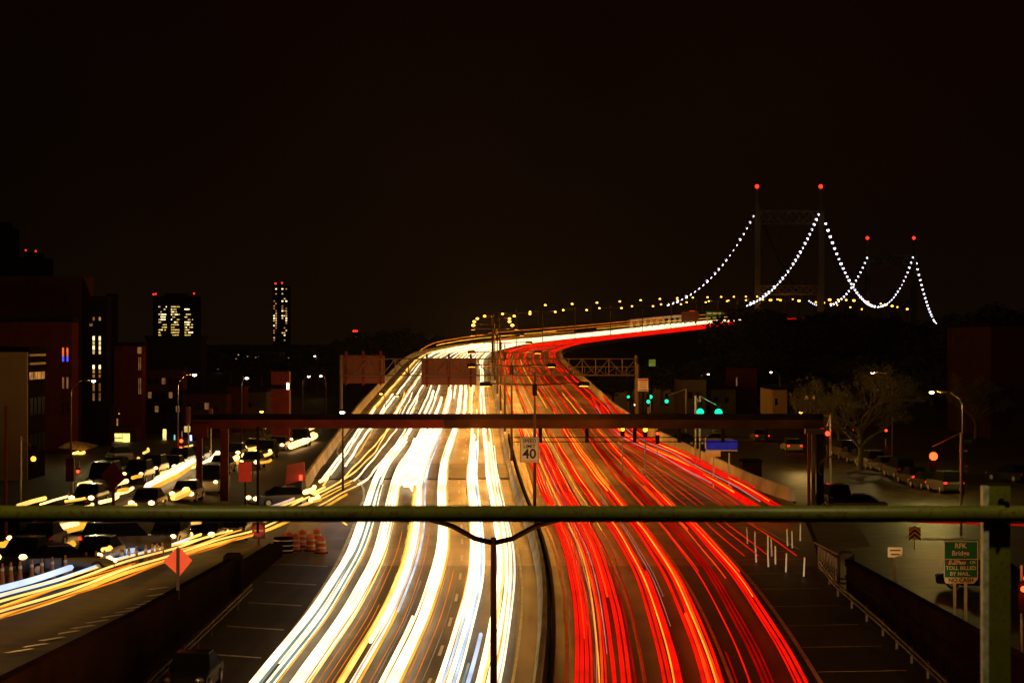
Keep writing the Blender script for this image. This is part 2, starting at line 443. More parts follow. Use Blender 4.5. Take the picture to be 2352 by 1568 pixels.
def parapet(t0, t1, side, name, label, skirt=True, m='barrier', h=1.0):
    root = empty(name, rp(t0, 0), label, 'barrier')
    f = wl if side < 0 else wr; s = side
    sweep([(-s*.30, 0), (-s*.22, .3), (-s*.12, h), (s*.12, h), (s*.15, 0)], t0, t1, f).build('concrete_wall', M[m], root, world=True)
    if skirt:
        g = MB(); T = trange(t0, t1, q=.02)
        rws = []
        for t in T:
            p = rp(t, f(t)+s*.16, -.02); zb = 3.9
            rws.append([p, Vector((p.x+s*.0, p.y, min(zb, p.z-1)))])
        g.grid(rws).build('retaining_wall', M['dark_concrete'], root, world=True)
    return root
parapet(188, 1075, -1, 'highway_parapet', 'lit pale concrete parapet along the far left edge of the highway and its curve')
parapet(178, 1075, 1, 'highway_parapet', 'brown concrete parapet along the right edge of the red lanes and ramp')

# retaining walls to either side of the underpass, with guardrails
def ret_wall(pts, top_w, side, label, m, base):
    root = empty('retaining_wall', Vector((pts[0][0], pts[0][1], base(pts[0][1]))), label, 'wall')
    g = MB(); rws = []
    for x, y, z in pts:
        b = base(y)
        rws.append([Vector((x-side*top_w/2, y, b)), Vector((x-side*top_w/2, y, z-.35)), Vector((x-side*(top_w/2+.08), y, z-.33)), Vector((x-side*(top_w/2+.08), y, z)),
                    Vector((x+side*top_w/2, y, z)), Vector((x+side*top_w/2, y, b))])
    g.grid(rws); g.face(rws[0]); g.face(rws[-1][::-1])
    g.build('wall_face', m, root, world=True)
    return root
zhw = lambda y: float(np.interp(y, ts, mz))-.05
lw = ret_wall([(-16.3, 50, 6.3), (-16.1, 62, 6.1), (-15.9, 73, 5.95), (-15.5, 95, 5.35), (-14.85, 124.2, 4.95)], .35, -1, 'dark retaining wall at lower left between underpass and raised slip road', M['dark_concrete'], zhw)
MB().box(-15.3, -14.35, 124.4, 125.6, zhw(125), 5.15).build('end_pillar', M['dark_concrete'], lw, world=True, bevel=.12)
low = MB(); low.grid([[Vector((x-.2, y, zhw(y))), Vector((x-.2, y, z)), Vector((x+.2, y, z)), Vector((x+.2, y, zhw(y)))] for x, y, z in ((-14.7, 125.8, 4.5), (-14.4, 134, 4.35), (-14.1, 142.5, 4.3))])
low.face([(-14.3, 142.5, zhw(142)), (-14.3, 142.5, 4.3), (-13.9, 142.5, 4.3), (-13.9, 142.5, zhw(142))]).build('low_wall', M['dark_concrete'], lw, world=True)
# crash cushion at its far end
cc = empty('crash_cushion', (-14.0, 144, zhw(144)), 'dark rounded crash cushion at the far end of the left retaining wall', 'crash cushion')
MB().cyl((0, 0, .02), .6, 1.0, 14).build('cushion', M['dark_steel'], cc, smooth=False); 
for k in range(3): MB().cyl((0, 0, .2+.3*k), .615, .07, 14).build('band', M['white_band'], cc)
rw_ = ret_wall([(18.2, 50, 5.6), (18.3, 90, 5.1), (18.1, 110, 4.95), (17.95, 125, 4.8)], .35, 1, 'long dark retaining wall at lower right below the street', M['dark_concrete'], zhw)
MB().box(17.5, 18.25, 125.2, 126.4, zhw(125), 5.15).build('end_pillar', M['grey_wall'], rw_, world=True, bevel=.1)
rib = MB()
for k in range(9): rib.box(17.75, 17.95, 126.7+k*1.15, 127.4+k*1.15, zhw(127), 4.55)
rib.box(17.95, 18.2, 126.6, 137.5, zhw(127), 4.5); rib.build('ribbed_panels', M['gantry_steel'], rw_, world=True)
MB().tube([(17.9, 126.5, 4.75), (17.7, 137.5, 4.65)], .07, 6).build('top_rail', M['rust'], rw_, world=True)

def guardrail(pts, side, label):
    root = empty('guardrail', pts[0], label, 'guardrail')
    b = MB()
    for h in (.5, .72):
        b.tube([Vector(p)+Vector((0, 0, h)) for p in pts], .055, 6)
    b.build('beam', M['rail_steel'], root, world=True)
    d = 0
    P = [Vector(p) for p in pts]
    for a, c in zip(P[:-1], P[1:]):
        n = max(1, int((c-a).length/4))
        for k in range(n):
            p = a.lerp(c, k/n)
            MB().box(p.x-.05+side*.12, p.x+.05+side*.12, p.y-.07, p.y+.07, p.z-.05, p.z+.78).build('post', M['rail_steel'], root, world=True)
    return root
guardrail([Vector((rp(t, wl(t)+.9).x, t, zhw(t)+.05)) for t in (52, 70, 90, 110, 123)], -1, 'twin beam steel guardrail at foot of the left retaining wall')
guardrail([Vector((rp(t, wr(t)-.25).x, t, zhw(t)+.05)) for t in (52, 70, 90, 110, 124, 134)], 1, 'twin beam steel guardrail at foot of the right retaining wall')
print('base ok')

# ------------------------------------------------------------------ median street lamps (sodium)
SOD = (1, .40, .055)
def make_median_lamp(kind, far=False):
    r = empty('street_lamp', (0, 0, 0), 'x', 'street lamp', 'twin lamps on the median')
    top = 10.2 if kind == 'cross' else 9.75
    ms = M['brown_steel'] if kind == 'cross' else M['dark_steel']
    MB().cyl((0, 0, 0), .13, top, 10, .075).build('pole', ms, r)
    MB().cyl((0, 0, 0), .24, .5, 10, .18).build('base', M['brown_steel'], r)
    if kind == 'cross': MB().tube([(0, 0, 8.5), (0, 0, 9.35)], .17, 8).build('ballast_box', M['dark_steel'], r)
    for s in (-1, 1):
        if kind == 'cross': pts = [(0, 0, 9.25), (s*1.5, 0, 9.32), (s*3.1, 0, 9.36)]
        else: pts = [(0, 0, 9.6), (s*.5, 0, 9.72), (s*1.1, 0, 10.05), (s*2.2, 0, 10.36), (s*3.1, 0, 10.42)]
        MB().tube(pts, .055 if kind == 'cross' else .07, 8).build('arm', ms, r)
        e0 = pts[-1]; h = MB()
        h.prism([(e0[0]-.1*s, e0[2]-.17), (e0[0]+.85*s, e0[2]-.18), (e0[0]+.8*s, e0[2]+.12), (e0[0]+.1*s, e0[2]+.16)], -.17, .17)
        hd = h.build('lamp_head', M['dark_steel'], r, bevel=.03)
        if far: MB().ball((e0[0]+.42*s, 0, e0[2]-.2), .36, 8, .7).build('lens', E['sodium'], hd)
        else: MB().box(min(e0[0]+.1*s, e0[0]+.7*s), max(e0[0]+.1*s, e0[0]+.7*s), -.12, .12, e0[2]-.2, e0[2]-.184).build('lens', E['sodium'], hd)
    return r
ltY = make_median_lamp('y'); ltC = make_median_lamp('cross'); ltF = make_median_lamp('cross', True)
lampT = [62, 168, 207, 248, 290, 335, 380, 425, 470, 515]+[560+42*k for k in range(13)]
for i, t in enumerate(lampT):
    o = ltY if i == 0 else (ltC if i == 1 else (copy_tree(ltC) if t < 400 else (ltF if t == 425 else copy_tree(ltF))))
    o.location = rp(t, 0.0 if i else -.15, 0 if i > 1 else .0); o.location.x += (.7 if i == 1 else 0)
    o.rotation_euler.z = -math.atan(float(np.interp(t, ts, dx)))
    o['label'] = ('nearest twin lamp post whose V shaped arms rise behind the green rail' if i == 0 else
                  'tall twin lamp post with straight cross arm carrying the speed limit sign' if i == 1 else
                  '%s twin lamp post on the median beyond the one with the speed sign' % ORD[i-2])
    if t < 520:
        for s in (-1, 1):
            p = o.location+Vector((s*3.4, -.1, 9.0 if i else 10.1))
            point('lamp_light', p, 1700 if i == 1 else (3900 if i else 3600), SOD, .12, o)
# lamps on the left parapet along the curve: single arm
def single_lamp(h, arm, em, m='brown_steel', r_=.09):
    r = empty('street_lamp', (0, 0, 0), 'x', 'street lamp')
    MB().cyl((0, 0, 0), r_, h-.8, 8, r_*.6).build('pole', M[m], r)
    a = [(0, 0, h-.9), (arm*.12, 0, h-.45), (arm*.4, 0, h-.12), (arm*.8, 0, h)]
    MB().tube(a, r_*.5, 6).build('arm', M[m], r)
    s = 1 if arm > 0 else -1
    hd = MB().box(min(arm*.75, arm*.75+s*.8), max(arm*.75, arm*.75+s*.8), -.18, .18, h-.02, h+.14).build('lamp_head', M['dark_steel'], r, bevel=.03)
    MB().ball((arm*.75+s*.42, 0, h-.06), .42, 8, .6).build('lens', em, hd)
    return r
pl = single_lamp(10.5, 2.2, E['sodium']); first = True
PT = [704+30*k for k in range(13)]
for i, t in enumerate(PT):
    o = pl if first else copy_tree(pl); first = False
    o.location = rp(t, wl(t)-.1); o.rotation_euler.z = -math.atan(float(np.interp(t, ts, dx)))
    o['label'] = 'sodium lamp post on the outer parapet of the curve, %s from its near end' % ORD[i]
    o['group'] = 'lamps on the outer parapet'

# local street lamps, lens position given
def street_lamp_at(X, Yp, d, armpx, base_z, em, label, c, power, m='grey', group='lamps on the side streets'):
    p = at(X, Yp, d); s = -1 if armpx > 0 else 1           # armpx: pole is this many px to the right of the lens
    arm = abs(armpx)/FD*d
    px = p.x+armpx/FD*d
    r = empty('street_lamp', (px, d, base_z), label, 'street lamp', group)
    h = p.z-base_z
    MB().cyl((0, 0, 0), .10, h-.9, 8, .06).build('pole', M['brown_steel'], r)
    MB().tube([(0, 0, h-1), (s*arm*.1, 0, h-.5), (s*arm*.4, 0, h+.05), (s*(arm-.3), 0, h+.12)], .045, 6).build('arm', M['brown_steel'], r)
    hd = MB().box(s*arm-.45, s*arm+.45, -.2, .2, h+.1, h+.26).build('lamp_head', M['dark_steel'], r, bevel=.03)
    MB().ball((s*arm, 0, h+.04), .2, 8, .6).build('lens', em, hd)
    if power: point('lamp_light', (s*arm+px, d-.15, base_z+h-.35), power*.13, c, .12, r)
    return r
WW = (1, .74, .26)
zs = 5.2
street_lamp_at(447, 862, 215, -38, zs, E['ledw'], 'curved arm lamp glowing white above the left street near the red posts', WW, 11000)
street_lamp_at(215, 876, 215, -52, zs, E['ledw'], 'curved arm lamp glowing in front of the tall lit windows at left', WW, 6000)
street_lamp_at(567, 869, 260, -12, zs, E['ledw'], 'white lamp left of the tall red brown column', WW, 1500)
street_lamp_at(709, 865, 330, -14, zs, E['ledw'], 'small pale lamp right of the tall red column, left of a pair', WW, 600)
street_lamp_at(737, 864, 335, 12, zs, E['ledw'], 'small pale lamp right of the tall red column, right of a pair', WW, 600)
street_lamp_at(723, 818, 480, 4, 4.8, E['ledw'], 'lone white lamp in the dark between slim tower and brown sign backs', WW, 400)
street_lamp_at(786, 948, 178, 1.5, 4.6, E['ledw'], 'bright bluish white lamp at the left edge of the highway above the dark beam', (.8, .92, 1), 1800)
street_lamp_at(601, 946, 230, 6, zs, E['sodium'], 'small orange lamp right above the dark beam left of the red column', SOD, 300)
street_lamp_at(875, 905, 300, 10, zs, E['sodium'], 'small orange lamp under the brown sign backs', SOD, 300)
street_lamp_at(912, 910, 320, 10, zs, E['sodium'], 'small orange lamp right of the one under the brown sign backs', SOD, 300)
street_lamp_at(2140, 902, 190, 71, 4.0, E['ledw'], 'bright warm lamp on a long arm above the right avenue', (1, .74, .18), 17000)
street_lamp_at(2005, 857, 232, 45, 4.0, E['ledw'], 'warm lamp shining over the bare tree at right', WW, 6000)
street_lamp_at(1840, 948, 230, 60, 4.0, E['sodium'], 'orange lamp above the right end of the dark beam', (1, .6, .15), 7000)
street_lamp_at(1771, 855, 380, 20, 4.0, E['ledw'], 'pale lamp above the dim houses right of the green signals', WW, 1500)
street_lamp_at(1627, 860, 380, -20, 4.0, E['ledw'], 'pale lamp above the dim gabled house beside the green signals', WW, 1500)
street_lamp_at(1952, 933, 300, 10, 4.0, E['ledw'], 'small pale lamp just left of the bare tree', WW, 300)
street_lamp_at(1460, 930, 300, 8, 4.0, E['ledw'], 'small pale lamp beside the white notice board', WW, 300)

for x_, y_, arm_, lab in ((25.5, 84, -2.2, 'street lamp beside the right street just outside the picture'), (-24.5, 84, 2.2, 'street lamp beside the left street just outside the picture')):
    o = single_lamp(10, arm_, E['sodium']); o.location = (x_, y_, 4.0 if x_ > 0 else 5.2); o['label'] = lab; o['group'] = 'lamps on the side streets'
    point('lamp_light', (x_+arm_, y_-.1, o.location.z+9.5), 1500 if x_ > 0 else 2400, (1, .55, .16), .15, o)

BEAMS = [((3.2, 52, 1.3), (2.5, 160, 3.9)), ((7.0, 54, 1.4), (13.5, 145, 4.2)), ((10.0, 52, 1.4), (16.5, 140, 4.3)), ((-19.5, 58, 6.6), (-14.6, 106, 7.1))]
# ------------------------------------------------------------------ footbridge beam across the highway
by = 170.0
fb = empty('footbridge', (0, by, 4), 'long dark footbridge beam crossing over both carriageways on red and grey posts', 'footbridge')
x0, x1 = xAt(444, by), xAt(1890, by)
MB().box(x0, x1, by-.25, by+.25, zAt(968, by), zAt(950, by)).build('parapet', M['dark_steel'], fb, world=True)
xr = xAt(1020, by)
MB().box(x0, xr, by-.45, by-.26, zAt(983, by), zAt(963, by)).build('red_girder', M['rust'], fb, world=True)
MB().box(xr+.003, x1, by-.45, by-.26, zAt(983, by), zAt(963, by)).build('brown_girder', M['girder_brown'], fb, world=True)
for X in (1241, 1348, 1458, 1560, 1660, 1760):
    MB().box(xAt(X-4, by), xAt(X+4, by), by-.2, by+.2, zAt(1016, by), zAt(983, by)-.003).build('hanger', M['dark_steel'], fb, world=True)
MB().tube([at(1180, 1004, by), at(1800, 1004, by)], .04, 6).tube([at(1180, 1014, by), at(1800, 1014, by)], .04, 6).build('pipe', M['dark_steel'], fb, world=True)
for X0, X1, m in ((453, 466, 'rust'), (508, 526, 'rust')):
    MB().box(xAt(X0, by), xAt(X1, by), by-.55, by-.15, 4.9, zAt(984, by)).build('post', M[m], fb, world=True)
MB().box(xAt(444, by), xAt(480, by), by-.7, by-.46, zAt(1003, by), zAt(972, by)).build('end_bracket', M['rust'], fb, world=True)
for X0, X1, m, dy in ((1851, 1857, 'rust', -.3), (1862, 1870, 'brown_steel', 0), (1874, 1890, 'dark_steel', .2)):
    MB().box(xAt(X0, by), xAt(X1, by), by-.7+dy, by-.47+dy, 4.0, zAt(992, by)).build('post', M[m], fb, world=True)
MB().box(xAt(1848, by), xAt(1893, by), by-.6, by+.3, zAt(996, by), zAt(984, by)).build('end_cap', M['brown_steel'], fb, world=True)
MB().tube([at(1886, 1090, by-1), at(1880, 1080, by-1), at(1886, 1060, by-1), at(1900, 1049, by-1), at(1918, 1048, by-1)], .07, 6).build('curved_pipe', M['brown_steel'], fb, world=True)

# ------------------------------------------------------------------ speed limit sign on the median pole
ss = empty('speed_limit_sign', at(1216, 1033, 167.4), 'cream speed limit 40 sign on the tall median lamp post', 'road sign')
MB().prism([(-.69, -.89), (.69, -.89), (.69, .89), (-.69, .89)], -.03, .03).build('sign_panel', M['sign_white'], ss, bevel=.02)
bd = MB()
for a in ((-.64, .64, .80, .83), (-.64, .64, -.83, -.80), (-.64, -.61, -.797, .797), (.61, .64, -.797, .797)): bd.box(a[0], a[1], -.04, -.033, a[2], a[3])
bd.build('border', M['letter_dark'], ss)
text('lettering', 'SPEED', .36, M['letter_dark'], ss, (0, -.04, .62), xs=1.0, bold=.008)
text('lettering', 'LIMIT', .36, M['letter_dark'], ss, (0, -.04, .26), xs=1.0, bold=.008)
text('lettering', '40', .95, M['letter_dark'], ss, (0, -.04, -.30), xs=1.02, bold=.02)

# ------------------------------------------------------------------ sign gantry seen from behind
gy = 270.0
gt = empty('sign_gantry', (xAt(782, gy), gy, 5), 'steel lattice gantry across the highway carrying brown sign backs', 'gantry')
zt, zb_ = zAt(824, gy), zAt(862, gy)
def truss(y, xa, xb, zt, zb, n, parent, m, r=.07):
    g = MB(); g.tube([(xa, y, zt), (xb, y, zt)], r, 6).tube([(xa, y, zb), (xb, y, zb)], r, 6)
    for k in range(n):
        a = xa+(xb-xa)*k/n; b = xa+(xb-xa)*(k+1)/n
        g.tube([(a, y, zb if k % 2 else zt), (b, y, zt if k % 2 else zb)], r*.6, 5)
        g.tube([(b, y, zb), (b, y, zt)], r*.5, 5)
    return g.build('truss', m, parent, world=True)
truss(gy, xAt(784, gy), xAt(1461, gy), zt, zb_, 22, gt, M['gantry_steel'])
truss(gy+1.6, xAt(784, gy), xAt(1461, gy), zt, zb_, 22, gt, M['gantry_steel'])
for X in (782, 1463):
    MB().tube([(xAt(X, gy), gy+.8, 4.0), (xAt(X, gy), gy+.8, zt+.4)], .2, 8).build('post', M['gantry_steel'], gt, world=True)
def board(X0, X1, Y0, Y1, d, lab):
    r = empty('sign_board', at((X0+X1)/2, Y1, d), lab, 'sign board', 'sign backs on the gantry')
    MB().box(xAt(X0, d), xAt(X1, d), d-.06, d+.02, zAt(Y1, d), zAt(Y0, d)).build('panel', M['sign_back'], r, world=True)
    n = 3
    for k in range(n):
        X = X0+(X1-X0)*(.1+.4*k)
        MB().box(xAt(X-2.5, d), xAt(X+2.5, d), d-.2, d-.065, zAt(Y1+4, d), zAt(Y0-10, d)).build('stiffener', M['rust'], r, world=True)
    return r
board(785, 884, 816, 880, gy-.3+2.4, 'brown back of a large road sign at the left end of the gantry')
board(968, 1094, 822, 884, gy-.3+2.4, 'orange lit back of a wide road sign above the white traffic lanes')
# second sign gantry with nearer yellow lit boom
g2 = empty('sign_gantry', (xAt(1463, 262), 262, 5), 'yellow lit lattice cantilever boom reaching over the red lanes', 'gantry')
truss(262, xAt(1128, 262), xAt(1463, 262), zAt(842, 262), zAt(861, 262), 14, g2, M['gantry_steel'], .06)
MB().tube([(xAt(1465, 262), 262, 4.0), (xAt(1465, 262), 262, zAt(836, 262))], .2, 8).build('post', M['gantry_steel'], g2, world=True)

# ------------------------------------------------------------------ near green railing on the walkway we stand on
ry = 12.8
rl = empty('green_railing', (0, ry, 14.1), 'thick green painted pipe railing across the whole foreground', 'railing')
MB().tube([(-8, ry, zAt(1179, ry)), (8, ry, zAt(1180, ry))], .0455, 24).build('top_pipe', M['green_paint'], rl, world=True, smooth=True)
pxl, pxr = xAt(2279, ry), xAt(2326, ry)
def post(xa, xb, nm):
    MB().box(xa, xb, ry+.052, ry+.072, 14.1, zAt(1118, ry)).build(nm, M['green_paint'], rl, world=True, bevel=.002)
post(xAt(2272, ry), pxr, 'post'); post(-pxr-.9, -pxl-.9, 'post')
MB().box(xAt(2258, ry), xAt(2271.5, ry), ry-.0, ry+.072, 14.1, zAt(1116, ry)).build('post_edge', M['tarn'], rl, world=True, bevel=.002)
cl = MB(); cl.tube([(xAt(2310, ry)+.02*math.sin(a)*.3, ry+.058*math.cos(a), zAt(1179, ry)+.058*math.sin(a)) for a in np.linspace(-2.2, 2.2, 16)], .012, 8); cl.build('clamp', M['dark_steel'], rl, world=True, smooth=True)
MB().ball((xAt(2304, ry), ry+.045, zAt(1152, ry)), .018, 10).build('bolt', M['dark_steel'], rl, world=True)
wk = tag(MB().box(-9, 9, -2, ry+.075, 13.8, 14.1).build('walkway', M['dark_concrete']), kind='structure')
for sx in (-1, 1):
    lp = empty('walkway_lamp', (sx*4.4, ry-1.6, 14.1), 'lamp post lighting the green railing from the %s end of the walkway' % ('left' if sx < 0 else 'right'), 'lamp', 'walkway lamps')
    MB().cyl((0, 0, 0), .05, 4.6, 8).build('pole', M['green_paint'], lp)
    MB().tube([(0, 0, 4.5), (-sx*.5, 0, 4.75), (-sx*1.1, 0, 4.8)], .03, 6).build('arm', M['green_paint'], lp)
    MB().ball((-sx*1.15, 0, 4.72), .1, 10).build('globe', emat('walkway_globe_glow', (1, .8, .4), 6, sample=False), lp)
    point('lamp_light', (sx*4.4-sx*1.15, ry-1.75, 18.6), 190, (1, .80, .30), .12, lp)

# ------------------------------------------------------------------ signs at right
sg = empty('toll_sign', (xAt(2207, 104), 104, 3.3), 'green RFK Bridge toll sign with white NO CASH strip at right', 'road sign')
S = 104/FD
def P(X): return (X-2207)*S
def Z(Y): return zAt(Y, 104)-3.3
pan = MB().prism([(P(2168), Z(1325)), (P(2168), Z(1246)), (P(2172), Z(1242)), (P(2241), Z(1240)), (P(2246), Z(1245)), (P(2246), Z(1325))], -.03, .03).build('green_panel', M['sign_green'], sg)
bd = MB()
for a in ((P(2168), P(2246), Z(1284), Z(1282.6)), (P(2168), P(2246), Z(1243.6), Z(1242)), (P(2168), P(2169.6), Z(1325), Z(1244)), (P(2244.4), P(2246), Z(1325), Z(1244))):
    bd.box(a[0], a[1], -.038, -.032, a[2], a[3])
bd.build('border', M['letter_white'], sg)
MB().prism([(P(2170), Z(1334)), (P(2173), Z(1339)), (P(2235), Z(1339)), (P(2244), Z(1331)), (P(2246), Z(1325.4)), (P(2169), Z(1325.4))], -.03, .03).build('white_strip', M['sign_white'], sg)
text('lettering', 'RFK', .30, M['letter_white'], sg, (P(2206), -.035, Z(1253)), bold=.008)
text('lettering', 'Bridge', .30, M['letter_white'], sg, (P(2206), -.035, Z(1270)), bold=.006)
MB().box(P(2173), P(2222), -.042, -.031, Z(1296), Z(1285.6)).build('purple_patch', M['purple'], sg)
text('lettering', 'E-ZPass', .24, M['letter_white'], sg, (P(2197), -.046, Z(1291)), shear=.35, bold=.008)
text('lettering', 'OR', .19, M['letter_white'], sg, (P(2234), -.035, Z(1291)))
text('lettering', 'TOLL BILLED', .235, M['letter_white'], sg, (P(2207), -.035, Z(1304)), bold=.004)
text('lettering', 'BY MAIL.', .235, M['letter_white'], sg, (P(2205), -.035, Z(1317)), bold=.004)
text('lettering', 'NO CASH', .25, M['letter_dark'], sg, (P(2207), -.035, Z(1332)), bold=.008)
MB().box(P(2190), P(2196.5), .034, .1, Z(1492), Z(1250)).build('post', M['post_w'], sg)
MB().box(P(2215), P(2222), .034, .1, Z(1450), Z(1250)).build('post', M['post_w'], sg)

def small_sign(name, X0, X1, Y0, Y1, d, Yb, label, m, post_m='post_w', pw=6, mats=None, cat='road sign'):
    cx = (X0+X1)/2; r = empty(name, at(cx, Yb, d), label, cat); s = d/FD
    w_ = (X1-X0)*s/2; zb = (Yb-Y1)*s; zt = (Yb-Y0)*s
    MB().box(-w_, w_, -.02, .02, zb, zt).build('sign_panel', M[m], r, bevel=.012)
    MB().box(-pw*s/2, pw*s/2, .025, .09, 0, zt-.05).build('post', M[post_m], r)
    return r, s, (zb+zt)/2
r, s, zc = small_sign('notice_sign', 2039, 2073, 1256, 1279, 118, 1345, 'small cream notice with two red lines on a white post behind the right wall', 'sign_white')
MB().box(-.27, .27, -.026, -.021, zc+.06, zc+.13).box(-.22, .22, -.026, -.021, zc-.14, zc-.07).build('worn_lines', M['sign_back'], r)
ch, s, zc = small_sign('chevron_sign', 2087, 2115, 1209, 1238, 128, 1262, 'yellow sign with black upward chevrons by the right street', 'sign_yellow', pw=3)
for k in (0, 1, 2):
    z0 = zc-.42+.25*k
    MB().prism([(-.32, z0), (0, z0+.27), (.32, z0), (.32, z0+.13), (0, z0+.40), (-.32, z0+.13)][:6] if k < 2 else [(-.33, z0), (0, z0+.27), (.33, z0), (.33, z0+.06), (0, z0+.33), (-.33, z0+.06)], -.03, -.022).build('chevron', M['letter_dark'], ch)
nb, s, zc = small_sign('notice_board', 1465, 1489, 869, 898, 245, 980, 'tall white notice board with red heading standing above the highway edge', 'sign_white', 'dark_steel', pw=3)
MB().box(-.5, .5, -.028, -.021, zc+.42, zc+.58).build('red_heading', M['sign_red'], nb)
ln = MB()
for k in range(3): ln.box(-.34, .34, -.028, -.021, zc+.22-.24*k, zc+.27-.24*k)
ln.box(-.45, .45, -.028, -.021, zc-.55, zc-.47); ln.build('worn_lines', M['sign_back'], nb)
# small signs at the far end by the bridge
fs, s, zc = small_sign('warning_sign', 1583, 1596, 713, 730, 905, 741, 'small orange sign beside the road near the bridge', 'sign_orange', pw=2)
gs = empty('direction_sign', at(1640, 735, 915), 'green overhead direction sign by the foot of the bridge', 'road sign')
s9 = 915/FD
MB().box(-19*s9, 20*s9, -.1, .1, 8*s9, 20*s9).build('sign_panel', M['sign_green'], gs)
MB().box(-16*s9, -6*s9, -.14, -.11, 14*s9, 17*s9).box(-3*s9, 16*s9, -.14, -.11, 14*s9, 17*s9).build('worn_lines', M['letter_white'], gs)
for k in (-15, 15): MB().box(k*s9-.2, k*s9+.2, .11, .4, -2, 18*s9).build('post', M['steel'], gs)
gs['label'] = 'green overhead direction sign by the foot of the bridge'
bb = empty('billboard', at(1625, 741, 880), 'dark orange sign back beside the road left of the small orange sign', 'sign board')
s9 = 880/FD; MB().box(-60*s9, -20*s9, -.1, .1, 4*s9, 26*s9).build('sign_panel', M['sign_back'], bb)
for k in (-52, -28): MB().box(k*s9-.2, k*s9+.2, .11, .4, -2, 24*s9).build('post', M['dark_steel'], bb)
# pale balustrade
bal = empty('balustrade', rp(830, wl(830)+.8), 'pale balustrade with wedge shaped legs above the far white lanes', 'railing')
for k in range(12):
    t = 815+k*10; p = rp(t, wl(t)+.8)
    MB().prism([(p.x-.9, p.z), (p.x+.9, p.z), (p.x+.35, p.z+3), (p.x-.35, p.z+3)], p.y-.3, p.y+.3).build('leg', M['barrier'], bal, world=True)
g = MB()
for k in range(12):
    pass
g.grid([[rp(t, wl(t)+.5, 3.003), rp(t, wl(t)+.5, 3.9), rp(t, wl(t)+1.1, 3.9), rp(t, wl(t)+1.1, 3.003), rp(t, wl(t)+.5, 3.003)] for t in range(812, 932, 8)]).build('top_rail', M['barrier'], bal, world=True)

# blue board and the little sign under it (right, above the ramp)
bs = empty('blue_board', at(1658, 1100, 190), 'blue board with pale frame standing behind the ramp wall', 'sign board')
s1 = 190/FD
MB().box(-39*s1, 36*s1, -.04, .04, (1100-1032)*s1, (1100-1010)*s1).build('blue_panel', M['sign_blue'], bs, bevel=.03)
MB().tube([(-38*s1, -.08, 97*s1), (-38*s1, -.08, 72*s1), (-34*s1, -.08, 66.5*s1), (36*s1, -.08, 66*s1)], .055, 6).build('pale_frame', M['post_w'], bs)
MB().box(-38*s1, -3*s1, -.04, .04, 57*s1, 65*s1).build('cream_plate', M['sign_white'], bs)
MB().box(-38*s1, -3*s1, -.045, .045, 52*s1, 56.8*s1).build('yellow_plate', M['sign_yellow'], bs)
for k in (-19, 17): MB().box(k*s1-.06, k*s1+.06, .05, .15, -1.2, 60*s1).build('leg', M['post_w'], bs)

# ------------------------------------------------------------------ signs at left
dr = empty('warning_sign', (xAt(409, 106), 106, 4.9), 'bright orange diamond sign on a post at the left wall', 'road sign')
s1 = 106/FD
MB().prism([(-34*s1, 0), (0, 35*s1), (33*s1, 3*s1), (3*s1, -34*s1)], -.015, .015).build('diamond_panel', M['sign_orange'], dr).location = (0, 0, zAt(1289, 106)-4.9)
MB().box(-.065, .065, -.12, -.03, -.1, zAt(1258, 106)-4.9).build('post', M['brown_steel'], dr)
dn = empty('no_entry_sign', at(594, 1272, 141), 'red no entry disc on a pale square panel left of the barrels', 'road sign')
s1 = 141/FD
MB().box(-15*s1, 15*s1, -.015, .015, (1272-1237)*s1, (1272-1199)*s1).build('sign_panel', M['sign_back'], dn, bevel=.01)
MB().tube([(0, -.02, 54*s1), (0, -.04, 54*s1)], 14*s1, 24).build('red_disc', M['sign_red'], dn)
MB().box(-10.5*s1, 10.5*s1, -.05, -.042, 52*s1, 56*s1).build('white_bar', M['sign_white'], dn)
MB().box(-.06, .06, .02, .1, -.3, 50*s1).build('post', M['brown_steel'], dn)
d2 = empty('warning_sign', at(260, 1145, 150), 'dark red diamond sign seen among the cars on the left street', 'road sign')
s1 = 150/FD
MB().prism([(-28*s1, 55*s1), (0, 86*s1), (30*s1, 48*s1), (-4*s1, 18*s1)], -.02, .02).build('diamond_panel', M['rust'], d2)
MB().box(-.1, .1, .03, .1, -1.6, 60*s1).build('post', M['rust'], d2)
rb = empty('road_work_panel', at(563, 1148, 163), 'bright red rectangular panel between the red posts at left', 'road sign')
s1 = 163/FD
MB().box(-15*s1, 15*s1, -.03, .03, 42*s1, 88*s1).build('sign_panel', mat('bright_red_panel', (.8, .03, .01), .5, .1, 2), rb, bevel=.02)
MB().box(-.05, .05, .04, .12, -.5, 45*s1).build('post', M['dark_steel'], rb)
cb = empty('control_cabinet', at(165, 1105, 165), 'tall red brown roadside cabinet on a pale pole at left', 'cabinet')
s1 = 165/FD
MB().box(-13*s1, 6*s1, -.25, .25, 0, 54*s1).build('cabinet_body', M['rust'], cb, bevel=.03)
MB().box(-4*s1, 3*s1, -.1, .1, -60*s1, -.003).build('pole', M['steel'], cb)
tc_ = empty('red_column', at(645, 955, 250), 'tall dark red column standing behind the dark beam at left', 'column')
s1 = 250/FD
MB().box(-20*s1, 21*s1, -1, 1, -3, 62*s1).build('lower_block', M['rust'], tc_)
MB().box(-19*s1, 20*s1, -.9, .9, 62.1*s1, 72*s1).build('dark_band', M['black_wall'], tc_)
MB().box(-20*s1, 21*s1, -1, 1, 72.1*s1, 102*s1).build('upper_block', M['rust'], tc_)
MB().box(16*s1, 20.5*s1, -1.1, -1.003, 62*s1, 76*s1).build('lit_slot', E['ledw'], tc_)
